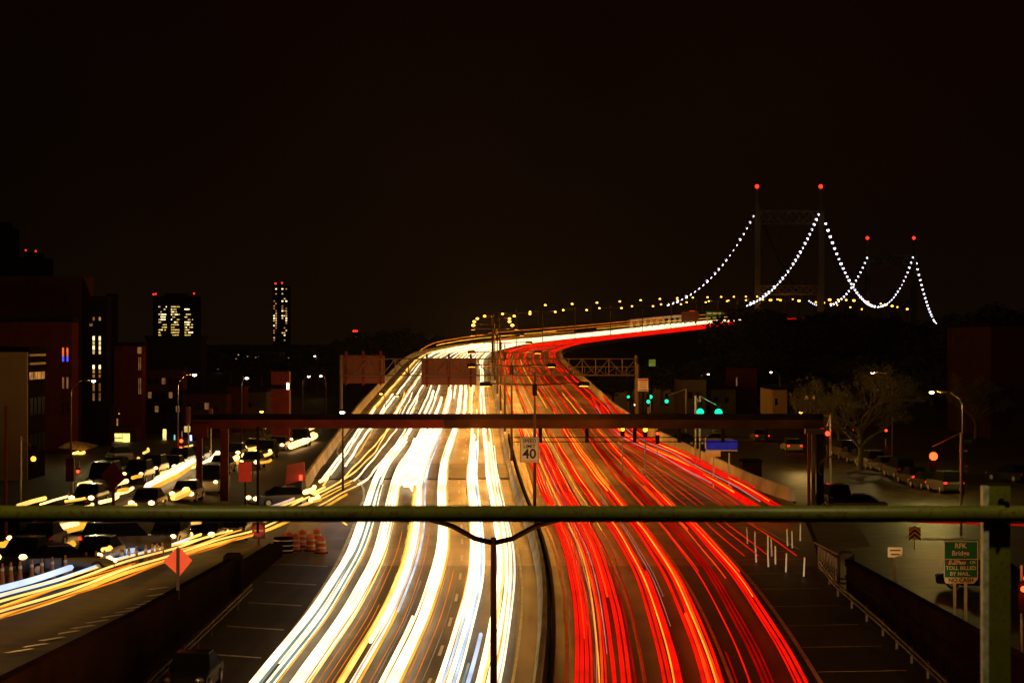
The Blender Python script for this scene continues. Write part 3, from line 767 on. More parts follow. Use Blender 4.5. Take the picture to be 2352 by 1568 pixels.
# triangular red hoardings by the parapet end
hb = empty('hoarding', at(650, 1160, 178), 'pale red hoarding panels leaning at the near end of the left parapet', 'hoarding')
s1 = 178/FD
MB().prism([(-56*s1, 0), (-40*s1, 34*s1), (0, 46*s1), (30*s1, 20*s1), (38*s1, 0)], -.1, .1).build('panel', M['rust'], hb)
MB().prism([(5*s1, 46*s1), (8*s1, 92*s1), (48*s1, 100*s1), (52*s1, 60*s1)], .2, .4).build('panel', mat('red_brown_board', (.3, .06, .03), .7), hb)
MB().box(38*s1, 45*s1, -.3, -.15, 58*s1, 70*s1).build('red_lamp', E['red'], hb)
# dark red tall posts near left edge
for X, yt, yb, d, lab in ((14, 938, 1160, 110, 'thin dark red post at the far left edge'), (592, 985, 1160, 128, 'thin dark pole rising left of the barrels in front of the red panel')):
    r = empty('post', at(X, yb, d), lab, 'post'); h = (yb-yt)/FD*d
    MB().cyl((0, 0, -1.5), .07, h+1.5, 8).build('shaft', M['rust'] if X < 100 else M['dark_steel'], r)
    MB().ball((0, 0, h+.04), .09, 8).build('cap', M['rust'] if X < 100 else M['dark_steel'], r)

# ------------------------------------------------------------------ orange barrels
def barrel():
    r = empty('traffic_barrel', (0, 0, 0), 'x', 'traffic barrel', 'orange barrels at the gore')
    MB().tube([(0, 0, .08), (0, 0, .5), (0, 0, 1.0)], .31, 14, .23).build('barrel_body', M['orange_plastic'], r)
    for z, q in ((.30, .30), (.62, .274)):
        MB().cyl((0, 0, z), q+.006, .1, 14, q-.004).build('reflective_band', M['white_band'], r)
    MB().cyl((0, 0, 0), .42, .08, 14).build('rubber_base', M['tyre'], r)
    MB().box(-.12, .12, -.03, .03, 1.003, 1.07).build('handle', M['orange_plastic'], r)
    return r
b0 = barrel(); fst = True
for (X, Yb), lab in zip(((662, 1262), (678, 1266), (695, 1258), (713, 1266), (738, 1270), (728, 1256)),
                        ('leftmost', 'second from left, in front', 'third from left, set back', 'fourth from left', 'rightmost, apart from the rest', 'tall one behind the rightmost')):
    o = b0 if fst else copy_tree(b0); fst = False
    d = FD*(CAM_Z-3.45)/(Yb-784); o.location = Vector((xAt(X, d), d, zhw(d)+.05)); o.scale = (1, 1, 1.02)
    o.rotation_euler.z = rng.random()*3
    o['label'] = 'orange and white banded traffic barrel at the gore, '+lab

def tube_post(nm, mcol, band, n_band):
    r = empty(nm, (0, 0, 0), 'x', 'delineator post')
    MB().cyl((0, 0, .04), .055, .9, 8, .045).build('tube', M[mcol], r)
    if band == 'y': MB().cyl((0, 0, .945), .05, .16, 8).build('yellow_top', M['yellow_band'], r)
    MB().cyl((0, 0, 0), .16 if band != 'y' else .1, .04, 8).build('rubber_base', M['tyre'], r)
    return r
d0 = tube_post('delineator_post', 'white_band', 'y', 0); fst = True
DP = [(1717, 1252), (1734, 1262), (1764, 1273), (1737, 1295), (1765, 1305), (1781, 1299), (1773, 1281), (1805, 1317), (1846, 1327), (1809, 1257), (1820, 1262), (1838, 1245)]
for i, (X, Yb) in enumerate(sorted(DP)):
    o = d0 if fst else copy_tree(d0); fst = False
    d = FD*(CAM_Z-3.3)/(Yb-784)
    for _ in range(4): d = FD*(CAM_Z-zhw(d))/(Yb-784)
    o.location = (xAt(X, d), d, zhw(d)+.06); o['group'] = 'white delineator posts on the right gore'
    o.rotation_euler = (0, rng.uniform(-.05, .05), 0)
    o['label'] = 'white delineator post with yellow top on the right gore, %s from the left' % ORD[i]
def cone():
    r = empty('traffic_cone', (0, 0, 0), 'x', 'traffic cone', 'slim cones dividing street and slip road')
    MB().tube([(0, 0, .05), (0, 0, .35), (0, 0, 1.05)], .17, 10, .05).build('cone_body', M['cone_orange'], r)
    MB().cyl((0, 0, .7), .095, .14, 10, .085).build('reflective_band', M['white_band'], r)
    MB().box(-.22, .22, -.22, .22, 0, .05).build('rubber_base', M['tyre'], r)
    return r
c0 = cone(); fst = True
CX = [5, 25, 46, 73, 96, 120, 150, 175, 198, 221, 240, 258, 278, 296, 313, 335, 350, 361, 373, -18, -44]
for i, X in enumerate(sorted(CX)):
    o = c0 if fst else copy_tree(c0); fst = False
    Yb = 1347-(X)*.150; d = 110
    for _ in range(6):
        x = xAt(X, d); d = FD*(CAM_Z-zl(x, d))/(Yb-784)
    o.location = (xAt(X, d), d, zl(xAt(X, d), d)+.01)
    o['label'] = 'slim faded orange cone between street and slip road, %s from the left' % ORD[i]
print('objects ok')

# ------------------------------------------------------------------ suspension bridge
br = empty('suspension_bridge', (127, 1077, 4), 'suspension bridge with two tall towers and strings of white bulbs along its cables', 'bridge')
TW = mat('bridge_tower_steel', (.17, .15, .085), .6, .1, .3)
def tower(xl, xr, y, ztop, zbase, beacon, bm_r):
    tw = MB(); wd = 2.6
    for x in (xl, xr):
        tw = MB(); tw.box(x-wd/2, x+wd/2, y-3, y+3, zbase, ztop)
        tw.box(x-wd*.38, x+wd*.38, y-1, y+1, ztop+.01, ztop+3.5).box(x-wd*.2, x+wd*.2, y-.6, y+.6, ztop+3.51, ztop+9.5)
        lg = tw.build('tower_leg', TW, br, world=True)
        MB().ball((x, y-.4, beacon), bm_r, 10).build('beacon', E['beacon'], lg, world=False)
        bo = lg.children[-1]; bo.location = Vector((0, 0, 0))-br.location
    for za, zb2, nm in ((ztop, ztop-6.6, 'top_strut'), (zbase+38.2, zbase+33.6, 'lower_strut')):
        g = MB(); a, b = xl+wd/2+.01, xr-wd/2-.01
        g.box(a, b, y-.8, y+.8, za-.9, za).box(a, b, y-.8, y+.8, zb2, zb2+.9)
        n = 8
        for k in range(n):
            q = (b-a)/n
            x0_, x1_ = a+q*k, a+q*(k+1)
            g.tube([(x0_, y, zb2+.9 if k % 2 else za-.9), (x1_, y, za-.9 if k % 2 else zb2+.9)], .45, 4)
            g.tube([(x0_, y, za-.9 if k % 2 else zb2+.9), (x1_, y, zb2+.9 if k % 2 else za-.9)], .45, 4)
        g.build(nm, TW, br, world=True)
tower(112.2, 141.4, 1077, 76.5, 4, 87.3, .95)
tower(226.3, 255.8, 1497, 71.5, 4, 82.2, 1.05)
mat_hang = mat('hanger_rope', (.18, .16, .12), .6)
for k in range(4):
    x = 112.2+29.2*(k+1)/5
    MB().tube([(x, 1100, 35), (x, 1100, 69)], .12, 4).build('hanger', mat_hang, br, world=True)
def cable(p0, p1, sag_a, n, first_u, bulb_r, name, stuff=False, u0=0., u1=1., em=None):
    """p0 low end, p1 tower top"""
    p0, p1 = Vector(p0), Vector(p1)
    def q(u):
        p = p0.lerp(p1, u); p.z = p0.z+(p1.z-p0.z)*(sag_a*u+(1-sag_a)*u*u); return p
    c = MB().tube([q(i/20) for i in range(21)], .3, 5).build(name, M['dark_steel'], br, world=True)
    bulbs = [q(u0+(u1-u0)*(i+.5)/n) for i in range(n)]
    if stuff:
        g = MB()
        for p in bulbs: g.ball(tuple(p-br.location), bulb_r, 6)
        o = g.build('bulbs', em or E['white'], c); o['kind'] = 'stuff'
    else:
        for p in bulbs: MB().ball(tuple(p-br.location+Vector((0, 0, -.2))), bulb_r*rng.uniform(.78, 1.15), 6).build('bulb', em or E['white'], c)
cable((57, 872, 30.0), (111, 1074, 75.5), .30, 23, 0, .52, 'main_cable', u1=.995)
cable((86, 866, 29.8), (140.6, 1074, 76), .30, 28, 0, .55, 'main_cable', u1=.995)
# main span as two halves
cable((198.5, 1284, 35.6), (143, 1082, 75.0), .0, 26, 0, .62, 'main_cable', u0=0, u1=.97)
cable((198.5, 1284.1, 35.6), (255.3, 1494, 71.5), .0, 18, 0, .58, 'main_cable', u0=.03, u1=1)
cable((169, 1284, 35.6), (226.3, 1494, 71), .0, 16, 0, .56, 'main_cable', stuff=True, u0=.15, u1=1)
cable((169, 1284.1, 35.6), (114, 1082, 75.0), .0, 7, 0, .4, 'main_cable', stuff=True, u0=.02, u1=.25)
cable((309, 1700, 26.0), (257, 1500, 70.5), .30, 20, 0, .66, 'main_cable', stuff=True, u0=0, u1=.97)
# deck truss beneath the road
dk = MB()
dk.grid([[rp(t, -16, .3), rp(t, -16, -6), rp(t, 16, -6), rp(t, 16, .3)] for t in range(1076, 1708, 12)]).build('deck', mat('bridge_deck', (.05, .03, .025), .8), br, world=True)
for k, t in enumerate(range(1110, 1480, 30)):
    for s in (-1, 1):
        if (k*5+s*2) % 7 in (1, 4): continue
        p = rp(t, s*14); g = MB().cyl(tuple(p), .25, 8.5, 5, .15).build('deck_lamp', M['brown_steel'], br, world=True)
        MB().ball(tuple(p-br.location+Vector((0, 0, 8.9))), .55 if k % 3 else .8, 6, .7).build('lens', E['sodium'], g)
for t in range(1085, 1420, 14):
    p = rp(t, 15.5)
    MB().box(p.x-.3, p.x+.3, p.y-.3, p.y+.3, p.z+.3, p.z+5).build('railing_post', M['brown_steel'], br, world=True)

# ------------------------------------------------------------------ buildings
def building(X0, X1, ytop, d, depth, zbase, m, label, wins=(), side=None, side_wins=(), name='building', cat='building', roof='cornice', swm=None):
    """front face spans X0..X1 at distance d; depth metres back"""
    r = empty(name, (xAt((X0+X1)/2, d), d, zbase), label, cat)
    a, b = xAt(X0, d), xAt(X1, d); zt = zAt(ytop, d)
    MB().box(a, b, d, d+depth, zbase-1, zt).build('walls', M[m] if isinstance(m, str) else m, r, world=True)
    if roof == 'cornice':
        MB().box(a-.15, b+.15, d-.15, d+depth+.15, zt+.003, zt+.45).build('roof', M['black_wall'], r, world=True)
    elif roof == 'gable':
        zc_ = zt; h = (b-a)*.35
        MB().prism([(a-.3, zc_+.003), (b+.3, zc_+.003), ((a+b)/2, zc_+h)], d-.3, d+depth).build('roof', M['black_wall'], r, world=True)
    for w_ in wins:
        wx0, wx1, wy0, wy1, e_ = w_
        MB().box(xAt(wx0, d), xAt(wx1, d), d-.06, d+.05, zAt(wy1, d), zAt(wy0, d)).build('window', E.get(e_) or M[e_], r, world=True)
    for (f0, f1, z0, z1, e_) in side_wins:       # on the street side (right for left block)
        xx = b if side != 'l' else a; s = 1 if side != 'l' else -1
        MB().box(min(xx-s*.05, xx+s*.06), max(xx-s*.05, xx+s*.06), d+f0, d+f1, z0, z1).build('window', E.get(e_) or M[e_], r, world=True)
    return r
Z5 = 5.2
bg_ = building(-60, 64, 808, 190, 7, Z5, 'black_wall', 'low beige building with a plain lit end wall at the left edge', name='beige_building')  # walls coloured dark to stand for the shaded sides
MB().box(xAt(-60, 190), xAt(64, 190), 189.85, 189.997, 5.1, zAt(808.5, 190)).build('end_wall', M['beige'], bg_, world=True)
for k in range(4):
    MB().box(xAt(64, 190)-.05, xAt(64, 190)+.05, 190.6+1.6*k, 191.8+1.6*k, 13.3, 13.9).build('window', E['win2'], bg_, world=True)
    for z_ in (7.4, 10.4): MB().box(xAt(64, 190)-.05, xAt(64, 190)+.05, 190.6+1.6*k, 191.8+1.6*k, z_, z_+1.4).build('window', M['glass'], bg_, world=True)
for z_ in (14.5, 15.2): MB().box(xAt(64, 190), xAt(64, 190)+.12, 190.3, 196.8, z_, z_+.18).build('ledge', M['beige'], bg_, world=True)
building(-60, 165, 740, 236, 3.5, Z5, 'brick', 'dark red brick block with narrow red and blue lit windows', name='brick_building',
         wins=[(143, 147, 798, 818, 'orangew'), (153, 157, 798, 818, 'orangew'), (143, 147, 818.3, 830, 'blue'), (153, 157, 818.3, 830, 'blue'), (143, 147, 866, 892, 'strip'), (153, 157, 866, 892, 'strip'), (143, 147, 925, 950, 'glass'), (153, 157, 925, 950, 'glass')])
up = building(-60, 186, 634, 262, 8, Z5, 'brick2', 'tall brown block with sloping corner rising behind the brick block', name='tall_building', roof='none',
         wins=[(30, 180, 748, 790, 'glass')])
s1 = 262/FD
MB().prism([(xAt(186.2, 262), zAt(635, 262)), (xAt(212, 262), zAt(700, 262)), (xAt(212, 262), 4.5), (xAt(186.2, 262), 4.5)], 262.3, 263.6).build('sloped_wing', M['black_wall'], up, world=True)
building(206, 245, 690, 252, 3, Z5, 'black_wall', 'narrow dark tower with two tall columns of glittering lit windows', name='narrow_tower',
         wins=[(c, c+4.5, y, y+h_, e_) for c in (213, 227) for y, h_, e_ in ((728, 8, 'win2'), (772, 9, 'winb'), (783, 9, 'win'), (794, 9, 'winb'), (805, 8, 'win'), (838, 9, 'winb'), (849, 8, 'win2'), (860, 7, 'win2'), (880, 18, 'strip'), (902, 18, 'strip'))]+[(205.5, 213, 743, 749, 'strip')])
building(246, 262, 680, 420, 4, Z5, 'black_wall', 'thin far dark tower with a dotted column of greenish windows', name='far_tower',
         wins=[(247, 250, y, y+4, 'win') for y in (696, 712, 723, 737, 749, 776)]+[(251, 253.5, 716, 720, 'win')])
building(262, 326, 795, 270, 3, Z5, 'brick', 'brick corner building with a bright yellow shop window at street level', name='shop_building',
         wins=[(316, 325, 797, 812, 'strip'), (318, 320, 820, 850, 'strip'), (322, 324, 820, 850, 'strip'), (318, 320, 868, 905, 'strip'), (322, 324, 868, 905, 'strip'), (257.9+10, 276, 952, 960, 'glass'), (260+8, 271, 960.5, 980, 'win2'), (272, 275, 948, 951, 'win')])
shp = empty('shopfront', at(281, 1040, 262), 'brightly lit yellow shop window at the corner of the left street', 'shop')
s1 = 262/FD
MB().box(-25*s1, 30*s1, 0, 4, -1, 60*s1).build('walls', M['brick2'], shp)
MB().box(-17.5*s1, -1.2*s1, -.06, .04, 8*s1, 45*s1).build('window', E['shop'], shp)
MB().box(.5*s1, 17*s1, -.06, .04, 8*s1, 45*s1).build('window', E['shop'], shp)
MB().box(-19*s1, 18.5*s1, -.1, .02, 45.2*s1, 47*s1).build('window_frame', M['dark_steel'], shp)
sh = MB()
for k in range(3): sh.box(-17*s1, -2*s1, -.12, -.07, (16+9*k)*s1, (17.5+9*k)*s1)
sh.build('shelf', M['dark_steel'], shp)
aw = empty('awning_kiosk', at(170, 1085, 235), 'low kiosk with glittering canopy and string of yellow bulbs at left', 'kiosk')
s1 = 235/FD
MB().box(-28*s1, 38*s1, 0, 4, 0, 40*s1).build('walls', M['black_wall'], aw)
MB().prism([(-32*s1, 58*s1), (30*s1, 52*s1), (44*s1, 60*s1), (-10*s1, 70*s1)], -1.2, 3).build('canopy', mat('canopy_cloth', (.3, .2, .08), .6, .5, 3), aw)
for k in range(6): MB().ball(((5+4.6*k)*s1, -1.3, (45+((k*7) % 3)*1.5)*s1), .14, 8).build('bulb', E['sodium'], aw)
MB().box(8*s1, 11*s1, -.2, -.1, 22*s1, 42*s1).build('light_tube', E['teal'], aw)
building(335, 462, 778, 330, 6, Z5, 'black_wall', 'wide dark block below the office tower with many lit windows', name='dark_block')
building(418, 520, 905, 275, 5, Z5, 'brick2', 'low brown house row under the curved lamp at left', name='row_house',
         wins=[(430, 440, 925, 940, 'glass'), (450, 460, 925, 940, 'glass'), (470, 480, 925, 940, 'strip'), (492, 500, 930, 944, 'glass')])
building(520, 560, 888, 290, 6, Z5, 'brick', 'dim red house with pitched roof left of the red column', name='gabled_house', roof='gable', wins=[(528, 534, 920, 932, 'glass'), (545, 550, 965, 975, 'win')])
building(560, 612, 900, 295, 6, Z5, 'grey_wall', 'dim grey house beside the red column', name='grey_house', wins=[(592, 597, 970, 979, 'win'), (570, 578, 925, 936, 'glass')])
building(330, 420, 850, 285, 4, Z5, 'brick2', 'brown building between shop corner and curved lamp', name='brown_building',
         wins=[(340+16*k, 348+16*k, y, y+14, 'glass' if (k+y) % 3 else 'strip') for k in range(5) for y in (868, 900, 932)])
# signs on the left shops
for X, Y, w_, h_, e_, lab in ((378, 1005, 8, 40, 'sodium', 'tall yellow glowing shop light by the left street'), (401, 1013, 3, 30, 'teal', 'thin teal glowing sign by the red signal'), (430, 985, 14, 14, 'ledw', 'round pale lit sign above the blue neon')):
    r = empty('lit_sign', at(X, Y+h_/2, 268), lab, 'lit sign'); s1 = 268/FD
    MB().box(-w_/2*s1, w_/2*s1, -.08, .08, 0, h_*s1).build('sign_face', E['win'] if e_ == 'ledw' else (E['shop'] if e_ == 'sodium' else E[e_]), r, bevel=.04)
    MB().box(-w_/2*s1-.05, w_/2*s1+.05, .09, .2, -.05, h_*s1+.05).build('sign_box', M['dark_steel'], r)
ns = empty('neon_sign', at(440, 1032, 266), 'blue neon sign bent like an L on the left street', 'lit sign'); s1 = 266/FD
MB().tube([(-2*s1, 0, 33*s1), (-1*s1, 0, 14*s1), (2*s1, 0, 8*s1), (13*s1, 0, 0)], .12, 8).build('neon_tube', emat('neon_glow', (.35, .4, 1), 3, .4, 3, sample=False), ns)
MB().box(-4*s1, 15*s1, .15, .3, -2*s1, 35*s1).build('backing', M['black_wall'], ns)

def office(X0, X1, ytop, ybase, d, label, wins, beacons, name):
    r = empty(name, at((X0+X1)/2, ybase, d), label, 'building'); s = d/FD; cx = (X0+X1)/2
    MB().box((X0-cx)*s, (X1-cx)*s, 0, 40, -30, (ybase-ytop)*s).build('walls', M['black_wall'], r)
    g = MB().box((X0-cx)*s*.5, (X1-cx)*s*.5, 5, 30, (ybase-ytop)*s+.01, (ybase-ytop)*s+3).build('roof', M['black_wall'], r)
    for X, Y in beacons:
        MB().ball(((X-cx)*s, -1, (ybase-Y)*s), 1.05*s*2.0, 6).build('beacon', E['beacon'], g)
    for (a, b, y0, y1, e_) in wins:
        MB().box((a-cx)*s, (b-cx)*s, -.5, -.02, (ybase-y1)*s, (ybase-y0)*s).build('window', E[e_], r)
    return r
rw1 = random.Random(3); ww = []
for row in range(13):
    y = 703+row*5.9
    for a, b in ((364, 384), (393, 414), (424, 444)):
        x = a
        if row == 0 and a == 424: continue
        while x < b and len(ww) < 96:
            L = rw1.choice((3, 5, 7, 12)); L = min(L, b-x)
            if rw1.random() < .62 and L > 2: ww.append((x, x+L-.8, y, y+2.6, 'win' if rw1.random() < .75 else 'winb'))
            x += L
office(351, 450, 680, 800, 2500, 'broad far office tower with rows of lit yellow windows', ww, [(353, 676), (358, 675), (446, 674)], 'office_tower')
ww = []
for row in range(22):
    y = 662+row*5.6
    for x in (628, 632.5, 647, 652, 656):
        if rw1.random() < .42: ww.append((x, x+3.4, y, y+3, rw1.choice(('win2', 'win2', 'win', 'winb'))))
office(626, 660, 655, 812, 2600, 'slender far tower with scattered amber windows', ww, [(633, 651), (648, 650)], 'slender_tower')
office(810, 823, 763, 812, 2700, 'tiny far tower topped by a short row of red lights', [(815, 818, 772, 774, 'win2')], [(812, 760), (816, 760), (820, 760)], 'distant_tower')
office(38, 92, 590, 812, 1400, 'black far tower at upper left with two red lights', [], [(60, 575), (83, 577)], 'black_tower')
office(-20, 9, 520, 812, 1300, 'black tower cut by the left edge of the picture', [], [], 'black_tower')
k0 = 0
for (X0, X1, yt, d, lab) in ((470, 515, 812, 900, 'low dark building with faint white windows left of the pale lights'), (500, 560, 802, 1100, 'low dark building with a cluster of lit windows right of the office tower'),
                             (562, 622, 812, 1000, 'low dark building with faint greenish windows left of the slender tower'), (655, 720, 806, 1150, 'low dark building right of the slender tower')):
    ww = []
    for k in range(14):
        x = rw1.uniform(X0+2, X1-6); y = rw1.uniform(yt+5, yt+38)
        ww.append((x, x+rw1.choice((2, 3, 4)), y, y+2, rw1.choice(('win', 'win', 'winb'))))
    building(X0, X1, yt, d, 30, 4.6, 'black_wall', lab, wins=ww if X0 < 640 else ww[:4], name='low_building', roof='none')

# right side houses, faint
Z4 = 4.0
building(1568, 1622, 872, 385, 20, Z4, 'grey_wall', 'dim cream house under the pale lamp beside the green signals', name='house', roof='gable', wins=[(1580, 1590, 900, 915, 'glass'), (1600, 1610, 900, 915, 'glass')])
building(1632, 1690, 895, 390, 20, Z4, 'grey_wall', 'dim grey flat roofed house right of the green signals', name='house', wins=[(1640, 1650, 912, 925, 'glass'), (1664, 1674, 912, 925, 'glass')])
building(1692, 1738, 845, 400, 20, Z4, 'brick', 'very dark red tall house with a thin lit slot at its left', name='house', wins=[(1690.5, 1693.5, 866, 886, 'strip')])
building(1775, 1808, 895, 360, 18, Z4, 'beige', 'dim house with a brown lit end wall left of the orange lamp', name='house', wins=[(1780, 1786, 915, 930, 'glass')])
building(1825, 1880, 890, 360, 18, Z4, 'grey_wall', 'dim house with two small orange windows above the orange lamp', name='house', wins=[(1850, 1856, 909, 917, 'win2'), (1866, 1871, 909, 918, 'win2')])
building(2010, 2100, 1000, 330, 20, Z4, 'brick2', 'dark brick building behind the parked cars with a warm window', name='apartment_building', wins=[(2055, 2066, 1065, 1078, 'win2'), (2076, 2079, 1060, 1066, 'win')])
building(2205, 2280, 900, 420, 20, Z4, 'black_wall', 'black building left of the tall block at the right edge', name='apartment_building')
building(2276, 2420, 750, 300, 30, Z4, 'brick2', 'very dark tall brick block at the right edge', name='tall_block')
building(2280, 2352, 830, 560, 30, Z4, 'black_wall', 'far black block behind the right edge block', name='tall_block', roof='none')
building(1740, 1800, 880, 450, 20, Z4, 'black_wall', 'black house row left of the brown lit end wall', name='row_house')
r = building(1895, 1945, 1060, 300, 10, Z4, 'black_wall', 'low dark shed right of the grey posts', name='shed')
ug = empty('lit_window', at(1498, 833, 420), 'small dim green lit panel above the white notice board', 'lit sign')
MB().box(-.6, .6, -.05, .05, -.6, .6).build('panel', emat('dim_green_glow', (.30, .36, .03), .35, .4, 1, sample=False), ug); MB().box(-.1, .1, .06, .2, -20, .5).build('post', M['dark_steel'], ug)
hb2 = empty('concrete_block', at(1733, 1160, 196), 'beige concrete block beside the ramp wall under the blue board', 'concrete block')
s1 = 196/FD
MB().box(-32*s1, 24*s1, -1, 2, -1, 30*s1).build('block', M['beige'], hb2, bevel=.05)
db = empty('dark_shed', at(1725, 1135, 205), 'dark square cabin behind the beige block by the ramp', 'cabin')
s1 = 205/FD
MB().box(-22*s1, 22*s1, -1, 2, -1, 75*s1).build('walls', M['brick2'], db, bevel=.05); MB().box(-23*s1, 23*s1, -1.1, 2.1, 75.1*s1, 80*s1).build('roof', M['black_wall'], db)

# ------------------------------------------------------------------ traffic signals
def signal(X, Y, d, zbase, em, r_, label, pole=None, c=None, power=0, back='dark_steel'):
    """pole: px offset of the pole from the head (mast arm), or None when the head sits on its own pole"""
    p = at(X, Y, d); off = (pole or 0)*d/FD
    r = empty('traffic_signal', (p.x+off, d, zbase), label, 'traffic signal', 'traffic signals')
    h = p.z-zbase
    hd = MB().box(-off-.18, -off+.18, -.12, .12, h-.62 if em is not E['red'] and em is not E['redhot'] else h-.95, h+.95 if em is not E['red'] and em is not E['redhot'] else h+.28).build('signal_head', M[back], r, bevel=.03)
    MB().tube([(-off, -.13, h), (-off, -.22, h)], r_, 10).build('lens', em, hd)
    if pole:
        MB().tube([(0, .2, h+1.5), (-off, .2, h+.6)], .05, 6).build('mast_arm', M['steel'], r)
        MB().cyl((0, .2, 0), .09, h+1.5, 8).build('pole', M['steel'], r)
    else:
        MB().cyl((0, .2, 0), .06, h+.9, 8).build('pole', M['steel'], r)
    if power: point('signal_light', (p.x, d-.5, p.z), power, c, .1, r)
GR = (.05, 1, .55); RD = (1, .03, .01)
signal(1608, 946, 215, 4, E['green'], .34, 'large green traffic signal, left of the bright pair over the dark beam', -10, GR, 60)
signal(1650, 947, 215, 4, E['green'], .36, 'large green traffic signal, right of the bright pair over the dark beam', -42, GR, 60)
signal(1494, 911, 300, 4, E['green'], .26, 'green signal below the white notice board, upper of two')
signal(1489, 922, 270, 4, E['green'], .22, 'green signal below the white notice board, lower of two')
signal(1531, 921, 290, 4, E['green'], .24, 'green signal right of the two stacked below the notice board', 45)
signal(1443, 911, 330, 4, E['green'], .2, 'small green signal left of the white notice board')
signal(2143, 1047, 150, 4, E['redhot'], .27, 'big glowing red traffic signal on a mast arm above the parked cars', 66, RD, 60)
signal(1900, 995, 200, 4, E['red'], .2, 'red signal just right of the grey posts', 8, RD, 40)
signal(1888, 984, 208, 4, E['red'], .14, 'small red signal above and left of the bright red one by the posts')
signal(1961, 985, 280, 4, E['red'], .15, 'small red signal under the bare tree, left of two')
signal(2035, 988, 280, 4, E['red'], .15, 'small red signal under the bare tree, right of two')
signal(1430, 985, 200, 4, E['amber'], .17, 'amber glowing signal under the dark beam, left of two')
signal(1482, 986, 200, 4, E['amber'], .2, 'amber glowing signal under the dark beam, right of two')
signal(1510, 995, 215, 4, E['red'], .14, 'small red signal right of the amber pair under the beam')
signal(2349, 1351, 92, 3.6, E['redhot'], .12, 'red signal at the right edge beside the green post', None, RD, 90)
signal(78, 1053, 160, Z5, E['amber'], .17, 'amber glowing signal by the beige building at far left', -32)
signal(417, 1012, 215, Z5, E['redhot'], .17, 'glowing red signal next to the blue neon sign', None, RD, 40)
signal(180, 1082, 200, Z5, E['red'], .14, 'small red signal under the kiosk bulbs')
signal(1945, 791, 700, 4.6, E['red'], .35, 'tiny far red light under the bridge, left of the green one')
signal(2013, 794, 700, 4.6, E['green'], .35, 'tiny far green light under the bridge')
signal(2072, 807, 700, 4.6, E['red'], .3, 'tiny far red light under the bridge, rightmost')
for X, Y, lab in ((432, 958, 'orange brown back of a signal head near the curved lamp'), (484, 962, 'orange brown back of a signal head at the left end of the dark beam')):
    signal(X, Y, 210, Z5, M['sign_back'], .1, lab, None, back='sign_back')
# street name plates and tall pole at right
tp = empty('sign_pole', at(2212, 1135, 190), 'tall thin pole with small green street name plate at right', 'sign pole'); s1 = 190/FD
MB().cyl((0, .2, 0), .08, 210*s1, 8, .06).build('pole', M['steel'], tp)
for z0, z1, a, b, m in ((118, 125, 3, 20, 'sign_green'), (98, 102, -8, 10, 'sign_white'), (62, 68, -7, 11, 'beige'), (50, 58, 1, 11, 'beige')):
    MB().box(a*s1, b*s1, -.05, .05, z0*s1, z1*s1).build('sign_plate', M[m], tp)
print('mid ok')

# ------------------------------------------------------------------ cars (front towards +y before rotation)
def make_car(kind, paint):
    r = empty('car', (0, 0, 0), 'x', 'car')
    L = dict(sedan=4.6, suv=4.7, van=5.2)[kind]; H = dict(sedan=1.42, suv=1.75, van=2.1)[kind]; hw_ = .9
    belt = .88 if kind == 'sedan' else (1.05 if kind == 'suv' else 1.15)
    y0, y1 = -L/2, L/2
    def ext(pr, w0, w1, zmid, name, m, parent, bev=0):
        mb = MB(); n = len(pr)
        def ww_(z): return w0 if z <= zmid else w1
        i = 0
        mb.v += [(-ww_(z), y, z) for y, z in pr]+[(ww_(z), y, z) for y, z in pr]
        mb.f.append(tuple(range(n))); mb.f.append(tuple(range(2*n-1, n-1, -1)))
        for k in range(n):
            a, b = k, (k+1) % n; mb.f.append((a, a+n, b+n, b))
        return mb.build(name, m, parent, bevel=bev)
    hood = belt-.02
    body = ext([(y0, .35), (y0+.05, .22), (y1-.05, .22), (y1, .4), (y1-.04, hood-.22), (y1-.35, hood-.1), (y1-1.2, hood), (y0+.2, belt), (y0+.03, belt-.2)], hw_, hw_, 9, 'body', M[paint], r, .05)
    if kind == 'sedan': cab = [(y0+.55, belt-.01), (y1-1.35, belt-.01), (y1-2.05, H), (y0+1.3, H)]
    elif kind == 'suv': cab = [(y0+.1, belt-.01), (y1-1.3, belt-.01), (y1-1.95, H), (y0+.4, H)]
    else: cab = [(y0+.06, belt-.01), (y1-.8, belt-.01), (y1-1.4, H), (y0+.12, H)]
    ext(cab, hw_-.06, hw_-.2, belt+.05, 'windows', M['glass'], r, .03)
    (ya, _), (yb, _) = cab[3], cab[2]
    MB().box(-hw_+.2, hw_-.2, ya+.04, yb-.04, H+.003, H+.05).build('roof', M[paint], r, bevel=.02)
    for sx in (-1, 1):
        for yy in (y0+.85, y1-.9):
            cx = sx*(hw_-.08)
            ty = MB().tube([(cx-.11, yy, .33), (cx+.11, yy, .33)], .33, 14).build('wheel', M['tyre'], r)
            MB().tube([(cx+sx*.112, yy, .33), (cx+sx*.125, yy, .33)], .2, 10).build('rim', M['rim'], ty)
        MB().ball((sx*.66, y1-.02, hood-.2), .13, 8, .7).build('headlight', M['rim'], r)
        MB().box(sx*.72-.12, sx*.72+.12, y0-.02, y0+.06, belt-.24, belt-.1).build('taillight', M['sign_red'], r)
    return r
protos = {}
